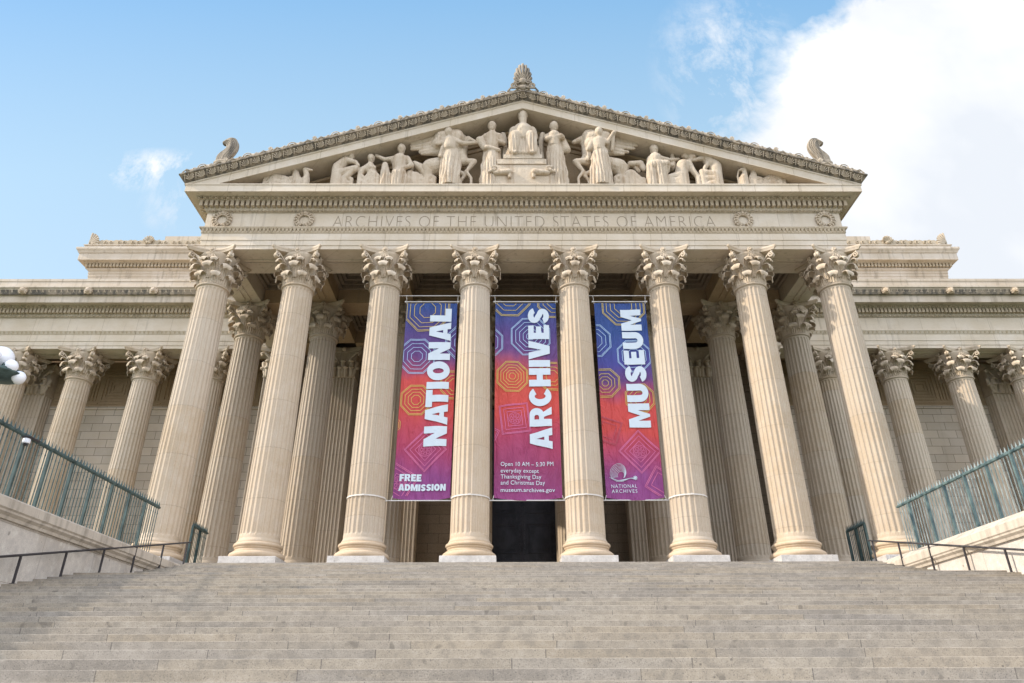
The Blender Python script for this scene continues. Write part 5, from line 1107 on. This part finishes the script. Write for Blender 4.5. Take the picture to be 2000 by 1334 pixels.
# ------------------------------------------------------------------ heavy banner capitals
def arc(cx_, cy_, rx, ry, a0, a1, n=14): return [(cx_ + rx * math.cos(R(lerp(a0, a1, k / n))), cy_ + ry * math.sin(R(lerp(a0, a1, k / n)))) for k in range(n + 1)]
def thick(pts, w_):
    lo, hi = [], []
    for k in range(len(pts)):
        x1, y1 = pts[max(k - 1, 0)]; x2, y2 = pts[min(k + 1, len(pts) - 1)]; L = math.hypot(x2 - x1, y2 - y1) or 1
        nx, ny = -(y2 - y1) / L * w_ / 2, (x2 - x1) / L * w_ / 2; x, y = pts[k]; hi.append((x + nx, y + ny)); lo.append((x - nx, y - ny))
    return hi + lo[::-1]
GL = {
 'N': (.88, [[(0, 0), (0, 1), (.32, 1), (.57, .52), (.57, 1), (.88, 1), (.88, 0), (.56, 0), (.31, .48), (.31, 0)]]),
 'A': (.94, [[(0, 0), (.27, 1), (.67, 1), (.94, 0), (.61, 0), (.58, .16), (.36, .16), (.33, 0)], [(.40, .36), (.54, .36), (.47, .70)]]),
 'T': (.80, [[(.24, 0), (.24, .71), (0, .71), (0, 1), (.80, 1), (.80, .71), (.56, .71), (.56, 0)]]),
 'I': (.33, [[(0, 0), (0, 1), (.33, 1), (.33, 0)]]),
 'O': (.92, [arc(.46, .5, .46, .515, 0, 353, 27), arc(.46, .5, .125, .25, 0, 345, 19)]),
 'L': (.68, [[(0, 0), (0, 1), (.32, 1), (.32, .29), (.68, .29), (.68, 0)]]),
 'R': (.88, [[(0, 0), (0, 1), (.52, 1)] + arc(.54, .68, .30, .32, 85, -70, 10) + [(.88, 0), (.54, 0), (.42, .35), (.32, .35), (.32, 0)], [(.32, .57), (.32, .78), (.46, .78), (.52, .73), (.52, .62), (.46, .57)]]),
 'C': (.86, [arc(.46, .5, .46, .515, 38, 322, 24) + [(.56, .33)] + arc(.46, .5, .135, .25, 318, 42, 16) + [(.56, .67)]]),
 'H': (.88, [[(0, 0), (0, 1), (.32, 1), (.32, .64), (.56, .64), (.56, 1), (.88, 1), (.88, 0), (.56, 0), (.56, .36), (.32, .36), (.32, 0)]]),
 'V': (.94, [[(0, 1), (.34, 1), (.47, .40), (.60, 1), (.94, 1), (.66, 0), (.28, 0)]]),
 'E': (.72, [[(0, 0), (0, 1), (.70, 1), (.70, .74), (.32, .74), (.32, .63), (.64, .63), (.64, .385), (.32, .385), (.32, .26), (.72, .26), (.72, 0)]]),
 'F': (.68, [[(0, 0), (0, 1), (.68, 1), (.68, .74), (.32, .74), (.32, .60), (.62, .60), (.62, .34), (.32, .34), (.32, 0)]]),
 'S': (.80, [thick(arc(.42, .70, .25, .175, 5, 250, 14) + arc(.40, .29, .25, .165, 75, -175, 14), .27)]),
 'M': (1.10, [[(0, 0), (0, 1), (.37, 1), (.55, .46), (.73, 1), (1.10, 1), (1.10, 0), (.79, 0), (.79, .56), (.61, 0), (.49, 0), (.31, .56), (.31, 0)]]),
 'U': (.86, [[(0, 1), (0, .40)] + arc(.43, .40, .43, .415, 180, 360, 16)[1:] + [(.86, 1), (.54, 1), (.54, .38)] + arc(.43, .38, .11, .12, 0, -180, 8)[1:] + [(.32, 1)]]),
 'D': (.88, [[(0, 0), (0, 1), (.42, 1)] + arc(.42, .5, .46, .5, 85, -85, 14) + [(.42, 0)], [(.32, .27), (.32, .73), (.42, .73)] + arc(.42, .5, .13, .22, 80, -80, 8) + [(.42, .27)]]),
}
def heavy_text(body, parent, x0, x1, z0, z1, y, rot=0, depth=.004, gap=.07):
    import bmesh
    cu_ = bpy.data.curves.new('lettering', 'CURVE'); cu_.dimensions = '2D'; cu_.fill_mode = 'BOTH'; X = 0.0
    for bi, ch in enumerate(body):
        w_, loops = GL[ch]
        for lp_ in loops:
            sp = cu_.splines.new('POLY'); sp.points.add(len(lp_) - 1)
            for p, (a_, b_) in zip(sp.points, lp_): p.co = (X + a_, b_, 0, 1)
            sp.use_cyclic_u = True
        X += w_ + gap
        nxt = body[bi + 1] if bi + 1 < len(body) else ''
        X -= {'AT': .20, 'TI': .02, 'LA': .0, 'AL': .03, 'IV': .03, 'VE': .0, 'RC': .03}.get(ch + nxt, 0)
    tmp = bpy.data.objects.new('lettering', cu_); C.objects.link(tmp)
    dg = bpy.context.evaluated_depsgraph_get(); dg.update()
    me = bpy.data.meshes.new_from_object(tmp.evaluated_get(dg)); bpy.data.objects.remove(tmp); bpy.data.curves.remove(cu_)
    X -= gap
    for v in me.vertices:
        u, q = v.co.x / X, v.co.y
        if rot: v.co = (x1 + (x0 - x1) * q, y, z0 + (z1 - z0) * u)
        else: v.co = (x0 + (x1 - x0) * u, y, z0 + (z1 - z0) * q)
    bm = bmesh.new(); bm.from_mesh(me); bmesh.ops.remove_doubles(bm, verts=bm.verts, dist=1e-5)
    bmesh.ops.triangulate(bm, faces=bm.faces[:])
    for lim in (.5, .25): bmesh.ops.subdivide_edges(bm, edges=[e for e in bm.edges if e.calc_length() > lim], cuts=1, use_grid_fill=True); bmesh.ops.triangulate(bm, faces=bm.faces[:])
    r = bmesh.ops.extrude_face_region(bm, geom=bm.faces[:])
    bmesh.ops.translate(bm, verts=[e for e in r['geom'] if isinstance(e, bmesh.types.BMVert)], vec=(0, -depth, 0))
    bmesh.ops.recalc_face_normals(bm, faces=bm.faces); bm.to_mesh(me); bm.free()
    me.materials.clear(); me.materials.append(M['white'])
    o = bpy.data.objects.new('lettering', me); C.objects.link(o); o.parent = parent
    return o

# ------------------------------------------------------------------ banners
def clip(poly, x0, x1, z0, z1):
    for ax, lim, sg in ((0, x0, 1), (0, x1, -1), (1, z0, 1), (1, z1, -1)):
        out = []
        for i in range(len(poly)):
            a_, b_ = poly[i], poly[(i + 1) % len(poly)]
            ia, ib = sg * (a_[ax] - lim) >= 0, sg * (b_[ax] - lim) >= 0
            if ia: out.append(a_)
            if ia != ib:
                t = (lim - a_[ax]) / (b_[ax] - a_[ax]); out.append((lerp(a_[0], b_[0], t), lerp(a_[1], b_[1], t)))
        poly = out
        if len(poly) < 3: return None
    return poly
def ring_art(mb, pts, wdt, box, y):
    n = len(pts); cx_ = sum(p[0] for p in pts) / n; cz_ = sum(p[1] for p in pts) / n
    def off(p, d):
        L = math.hypot(p[0] - cx_, p[1] - cz_); return (cx_ + (p[0] - cx_) * (L + d) / L, cz_ + (p[1] - cz_) * (L + d) / L)
    fine_ = []
    for i in range(n):
        a_, b_ = pts[i], pts[(i + 1) % n]; k = max(1, int(math.hypot(b_[0] - a_[0], b_[1] - a_[1]) / .16))
        for j in range(k): fine_.append(((lerp(a_[0], b_[0], j / k), lerp(a_[1], b_[1], j / k)), (lerp(a_[0], b_[0], (j + 1) / k), lerp(a_[1], b_[1], (j + 1) / k))))
    for a_, b_ in fine_:
        q = clip([off(a_, wdt / 2), off(b_, wdt / 2), off(b_, -wdt / 2), off(a_, -wdt / 2)], *box)
        if q:
            k = len(q); mb.add([(p[0], y, p[1]) for p in q] + [(p[0], y + .004, p[1]) for p in q], [tuple(range(k)), tuple(range(2 * k - 1, k - 1, -1))] + [(i_, (i_ + 1) % k, k + (i_ + 1) % k, k + i_) for i_ in range(k)])
YBN = 0.0
def banner(x0, x1, xl, xr, mat, art, label):
    """x0..x1 fabric, xl, xr axes of the two columns"""
    root = empty('banner', ((x0 + x1) / 2, YBN, 3.0)); tag(root, label, 'banner', 'banners hung between the columns')
    ox, oz = root.location.x, 3.0
    Z0, Z1 = 3.05, 13.27
    NX, NZ = 14, 60; mb = MB(); fr, bk = [], []
    for k in range(NZ + 1):
        v = k / NZ; a_, b_ = [], []
        for j in range(NX + 1):
            u = j / NX
            sag = .10 * math.sin(u * math.pi) * max(0, 1 - v * 14)
            z = lerp(Z0, Z1, v) - sag + (.04 * (1 - math.sin(u * math.pi)) * max(0, 1 - v * 14))
            yy = .030 * math.sin(u * 9 + v * 5 + ox) * (1 - v) ** 2 * math.sin(u * math.pi) * .4
            a_.append((lerp(x0, x1, u) - ox, yy + .012, z - oz)); b_.append((lerp(x0, x1, u) - ox, yy + .018, z - oz))
        fr.append(a_); bk.append(b_)
    mb.rings([p + list(reversed(q)) for p, q in zip(fr, bk)])
    mb.build('fabric', mat, root, smooth=60)
    cols_ = {'y': 'yellow', 'b': 'paleblue', 'p': 'pink', 'r': 'red'}
    for i, (kind, cx_, cz_, rads, rot, col) in enumerate(art):
        mb = MB(); yy = -.014 - .0009 * i
        box = (x0 + .02, x1 - .02, Z0 + .12, Z1 - .02)
        for rad in rads:
            if kind == 'o': ring_art(mb, [(cx_ + rad * math.cos(R(22.5 + 45 * k)), cz_ + rad * math.sin(R(22.5 + 45 * k)) * 1.06) for k in range(8)], .026, box, yy)
            elif kind == 'd': ring_art(mb, [(cx_ + rad * math.cos(R(rot + 90 * k)), cz_ + rad * math.sin(R(rot + 90 * k)) * 1.06) for k in range(4)], .028, box, yy)
            else:
                ring_art(mb, [(cx_ + rad * math.cos(R(22.5 * k)), cz_ + rad * math.sin(R(22.5 * k))) for k in range(16)], .022, box, yy)
                for k in range(8):
                    ring_art(mb, [(cx_ + rad * .58 * math.cos(R(45 * k)) + rad * .24 * math.cos(R(60 * j)), cz_ + rad * .58 * math.sin(R(45 * k)) + rad * .24 * math.sin(R(60 * j))) for j in range(6)], .018, box, yy - .0004)
                ring_art(mb, [(cx_ + rad * .25 * math.cos(R(60 * j)), cz_ + rad * .25 * math.sin(R(60 * j))) for j in range(6)], .018, box, yy)
        mb.v = [(x - ox, y, z - oz) for x, y, z in mb.v]; mb.build({'o': 'printed_octagon', 'd': 'printed_square', 'f': 'printed_flower'}[kind], cols_[col], root)
    def word(body, a_, b_, c_, d_, heavy=False, **kw):
        if heavy: return heavy_text(body, root, a_ - ox, b_ - ox, c_ - oz, d_ - oz, -.032, **kw)
        o = text_mesh('lettering', body, 'white', root, a_ - ox, b_ - ox, c_ - oz, d_ - oz, -.032, depth=.004, **kw); split_words(o, .075); return None
    # rods, ropes and straps
    rl, rr_ = xl + .80, xr - .80
    for z, r, a_, b_ in ((13.72, .022, rl - .06, rr_ + .06), (13.36, .03, x0 - .08, x1 + .08), (2.97, .028, xl + .86, xr - .86)):
        mb = MB(); mb.tube([(a_ - ox, .015, z - oz), (b_ - ox, .015, z - oz)], r, 8)
        for e in (a_, b_): mb.ell((e - ox, .015, z - oz), (r * 1.7,) * 3, 8, 5)
        mb.build('rod', 'steel', root, smooth=40)
    mb = MB()
    for sx, e in ((x0, -.04), (x1, .04)):
        mb.tube([(sx - ox + e, .015, 13.72 - oz), (sx - ox + e * .5, .0, 13.5 - oz), (sx - ox, .015, 13.24 - oz)], .014, 5)
        mb.tube([(sx - ox, .015, 3.2 - oz), (sx - ox + e, .0, 3.05 - oz), (sx - ox + e, .015, 2.95 - oz)], .016, 5)
    mb.build('rope', 'rope', root)
    return root, word
def strap_on(root, x, z=3.02, r=.885):
    mb = MB(); rad = shaft_r(z) + .006
    mb.lathe([(rad, -.03), (rad + .016, -.03), (rad + .016, .03), (rad, .03), (rad, -.03)], 48, cap0=False, cap1=False)
    mb.box(-.06, .06, -rad - .06, -rad - .01, -.035, .035)
    o = mb.build('strap', 'rope', root, smooth=40); o.location = (x - root.location.x, -YBN, z - 3.0)
b1, wd = banner(-6.12, -3.50, -7.29, -2.58, 'ban1', ART[1], 'tall blue and red banner reading NATIONAL and FREE ADMISSION')
wd('NATIONAL', -4.86, -3.77, 5.52, 12.92, rot=1, heavy=True)
wd('FREE', -5.86, -4.86, 3.86, 4.19, heavy=True); wd('ADMISSION', -5.88, -3.72, 3.41, 3.72, heavy=True)
b2, wd = banner(-1.52, 1.60, -2.58, 2.58, 'ban2', ART[2], 'tall banner reading ARCHIVES with opening hours, hung before the dark door')
wd('ARCHIVES', .16, 1.22, 5.37, 12.93, rot=1, heavy=True)
wd('Open 10 AM \u2013 5:30 PM', -1.21, 1.23, 4.50, 4.76, offset=.0, space=1.05); wd('everyday except', -1.21, .55, 4.19, 4.44, offset=.0, space=1.05)
wd('Thanksgiving Day', -1.21, .66, 3.90, 4.16, offset=.0, space=1.05); wd('and Christmas Day', -1.21, .82, 3.62, 3.88, offset=.0, space=1.05)
wd('museum.archives.gov', -1.21, 1.27, 3.29, 3.53, offset=.006, space=1.05)
b3, wd = banner(3.60, 6.26, 2.58, 7.29, 'ban3', ART[3], 'tall blue and red banner reading MUSEUM with a white wave emblem')
wd('MUSEUM', 4.92, 5.95, 6.45, 12.86, rot=1, heavy=True)
wd('NATIONAL', 3.86, 5.02, 3.52, 3.68, offset=-.004, space=1.2); wd('ARCHIVES', 3.86, 5.02, 3.29, 3.45, offset=-.004, space=1.2)
mb = MB(); ox = b3.location.x
for k in range(7):                                              # the emblem: a breaking wave of fine feathered lines
    t = k / 6; pts = []
    for j in range(16):
        a_ = R(-140 - 10 * t - j * (15.5 + 1.5 * t)); rr = .44 - .042 * k
        pts.append((4.26 + .085 * t + rr * math.cos(a_) * (1 - .02 * j), -.03, 4.23 - .02 * k + rr * math.sin(a_) * .98 - 3.0))
    mb.tube([(x - ox, y, z) for x, y, z in pts], .0085, 4)
for k in range(5):
    mb.tube([(3.80 + .07 * k - ox, -.03, 4.02 - .05 * k - 3), (4.2 + .05 * k - ox, -.03, 3.86 - .01 * k - 3), (4.6 + .04 * k - ox, -.03, 3.94 + .01 * k - 3), (4.92 + .02 * k - ox, -.03, 4.0 - .025 * k - 3)], .008, 4)
for q in (0, 45, 90, 135): mb.tube([(4.98 - .10 * math.cos(R(q)) - ox, -.03, 3.98 - .10 * math.sin(R(q)) - 3), (4.98 + .10 * math.cos(R(q)) - ox, -.03, 3.98 + .10 * math.sin(R(q)) - 3)], .02, 4)
mb.build('emblem', 'white', b3)
def ripple(root):
    ph = root.location.x
    for o in root.children:
        if o.name.split('.')[0] in ('fabric', 'printed_octagon', 'printed_square', 'printed_flower', 'lettering', 'lettering_word', 'emblem'):
            for v in o.data.vertices:
                x, z = v.co.x, v.co.z; q = max(0.0, min(1.0, z / 10.2)); ed = 1 - min(1.0, abs(x) / 1.45) ** 4
                v.co.y += (.045 * math.sin(3.1 * x + .28 * z + ph) + .022 * math.sin(6.3 * x - .5 * z + 2 * ph) * (1 - q * .5) + .03 * math.sin(.9 * z + 1.4 * x + ph)) * (.35 + .65 * ed) * (.5 + .5 * math.sin(math.pi * min(1, q * 1.1 + .05)))
            o.data.update()
for root in (b1, b2, b3): ripple(root)
for root, x in ((b1, -7.29), (b2, -2.58), (b3, 2.58)): strap_on(root, x)
strap_on(b3, 7.29)

# ------------------------------------------------------------------ pediment sculpture
LBL = {
 'lying_beast_left': ('animal_statue', 'carved animal lying low in the far left corner of the pediment', 'statue'),
 'seated_hound_left': ('animal_statue', 'carved hound with raised head beside the lying animal, left corner', 'statue'),
 'howling_hound_left': ('animal_statue', 'smaller carved hound looking right, nearest the crouching man on the left', 'statue'),
 'crouching_nude_man': ('figure_statue', 'carved nude man crouching with folded arms, leftmost human figure', 'statue'),
 'reclining_nude_woman': ('figure_statue', 'carved nude woman leaning back beside the left crouching man', 'statue'),
 'seated_nude_man_with_outstretched_arm': ('figure_statue', 'carved bare-chested seated man with an arm stretched to the left', 'statue'),
 'low_rocky_mound_left': ('rock_statue', 'carved rocky mound behind the left winged horse', 'statue'),
 'winged_horse_left': ('horse_statue', 'carved winged horse facing right, behind the veiled woman', 'statue'),
 'veiled_standing_woman': ('figure_statue', 'carved veiled woman in a long robe in front of the left winged horse', 'statue'),
 'bearded_standing_man': ('figure_statue', 'carved standing man with a hand on his hip, left of the throne', 'statue'),
 'throned_bearded_man': ('figure_statue', 'carved bearded man seated on the throne below the apex', 'statue'),
 'standing_woman_with_folded_arms': ('figure_statue', 'carved standing woman with folded arms, right of the throne', 'statue'),
 'winged_horse_right': ('horse_statue', 'carved winged horse facing left, behind the woman with raised arms', 'statue'),
 'standing_woman_with_raised_arms': ('figure_statue', 'carved robed woman with raised hands before the right winged horse', 'statue'),
 'low_rocky_mound_right': ('rock_statue', 'carved rocky mound and horse tail behind the right winged horse', 'statue'),
 'seated_man_with_draped_knees': ('figure_statue', 'carved seated man with draped knees, right of the right winged horse', 'statue'),
 'raised_fist': ('figure_statue', 'carved raised arm with a clenched fist behind the draped seated man', 'statue'),
 'reclining_nude_woman_right': ('figure_statue', 'carved nude woman reclining against the right crouching man', 'statue'),
 'crouching_nude_man_right': ('figure_statue', 'carved nude man crouching with bent back, rightmost human figure', 'statue'),
 'seated_hound_right': ('animal_statue', 'carved hound with lowered muzzle nearest the right crouching man', 'statue'),
 'long_necked_hound_right': ('animal_statue', 'carved long-necked hound looking left, right corner of the pediment', 'statue'),
 'lying_beast_right': ('animal_statue', 'carved animal lying low in the far right corner of the pediment', 'statue'),
}
FLOOR = 19.664
FOLDS = {'veiled_standing_woman': 21.9, 'bearded_standing_man': 21.8, 'throned_bearded_man': 23.2, 'standing_woman_with_folded_arms': 22.3, 'standing_woman_with_raised_arms': 22.3, 'seated_man_with_draped_knees': 21.3, 'seated_nude_man_with_outstretched_arm': 20.9}
def sculpt(prims, vox=.032, fold=0, bulk=1.16):
    mb = MB()
    for p in prims:
        if p[0] == 'C':
            _, x1, y1, z1, r1, x2, y2, z2, r2 = p
            off_ = -1.02; r1 *= bulk; r2 *= bulk
            if min(z1 - r1, z2 - r2) < 20.62:                      # what reaches the ledge stands on it
                if z1 < z2: x1, y1, z1, r1, x2, y2, z2, r2 = x2, y2, z2, r2, x1, y1, z1, r1
                mb.capsule((x2, y2 + off_, z2), r2, (x2, y2 + off_, FLOOR + r2 * .2), r2 * 1.02, 12)
                if z1 - r1 < 20.62:
                    mb.capsule((x1, y1 + off_, z1), r1, (x1, y1 + off_, FLOOR + r1 * .2), r1, 12)
                    mb.capsule((x1, y1 + off_, FLOOR + r1 * .8), r1, (x2, y2 + off_, FLOOR + r2 * .8), r2, 12); mb.capsule((x1, y1 + off_, lerp(FLOOR, z1, .6)), r1, (x2, y2 + off_, lerp(FLOOR, z2, .6)), r2, 12)
            mb.capsule((x1, y1 + off_, z1), max(r1, .05), (x2, y2 + off_, z2), max(r2, .05), 18)
        else:
            _, x, y, z, rx, ry, rz, rot = p
            mb.ell((x, y - 1.02, z), (rx * 1.12, ry, rz * 1.04), 12, 8, R(rot))
    o = mb.build('sculpture', 'figure', None)
    md = o.modifiers.new('r', 'REMESH'); md.mode = 'VOXEL'; md.voxel_size = vox
    ms = o.modifiers.new('s', 'SMOOTH'); ms.factor = .5; ms.iterations = 1
    dg = bpy.context.evaluated_depsgraph_get(); dg.update()
    me = bpy.data.meshes.new_from_object(o.evaluated_get(dg)); o.modifiers.clear(); o.data = me
    ns = [tuple(v.normal) for v in me.vertices]
    for v, n in zip(me.vertices, ns):
        if fold and v.co.z < fold and n[1] < .4:
            k = min(1, (fold - v.co.z) / .35); x = v.co.x
            dd = .030 * k * (math.sin(x * 37 + 1.6 * math.sin(v.co.z * 1.7 + x * 2)) + .6 * math.sin(x * 71 + 2.2 * math.sin(v.co.z * 2.3)))
            v.co.x += n[0] * dd; v.co.y += n[1] * dd
        if v.co.z < FLOOR: v.co.z = FLOOR
    for p in me.polygons: p.use_smooth = True
    return o
for k, prims in FIG.items():
    nm, lb, ct = LBL[k]
    o = sculpt(prims, fold=FOLDS.get(k, 0), bulk=1.08 if LBL[k][0] == 'animal_statue' else 1.12 if LBL[k][0] == 'horse_statue' else 1.24 if 'nude' in k else 1.16); o.name = nm; o.data.name = nm
    tag(o, lb, ct, 'carved figures in the pediment')
th = MB()
th.box(-1.12, 1.02, -1.75, -.25, 21.42, 21.72, .02); th.box(-1.45, 1.24, -1.72, -.2, 21.06, 21.418, .02); th.box(-1.86, 1.56, -1.66, -.15, FLOOR, 21.056, .02)
th.box(-.62, .62, -.55, -.15, 21.724, 23.9, .05)
th = th.build('throne', 'figure', None); tag(th, 'stepped stone throne carved with rams under the bearded man', 'throne')
for s in (-1, 1):
    mb = MB(); c0 = s * .95 - .12
    mb.capsule((c0 + s * .45, -1.7, 20.45), .16, (c0 - s * .25, -1.72, 20.48), .20, 10); mb.ell((c0 + s * .62, -1.72, 20.60), (.17, .15, .18), 10, 6)
    mb.capsule((c0 + s * .66, -1.78, 20.56), .09, (c0 + s * .86, -1.8, 20.44), .05, 8)
    for j in range(10):
        q = R(j * 40); mb.ell((c0 + s * .55 + .14 * math.cos(q), -1.84, 20.66 + .12 * math.sin(q)), (.045, .05, .045), 6, 4)
    mb.capsule((c0 - s * .3, -1.72, 20.4), .12, (c0 - s * .3, -1.74, 20.15), .1, 8)
    mb.build('ram', 'figure', th, smooth=60)
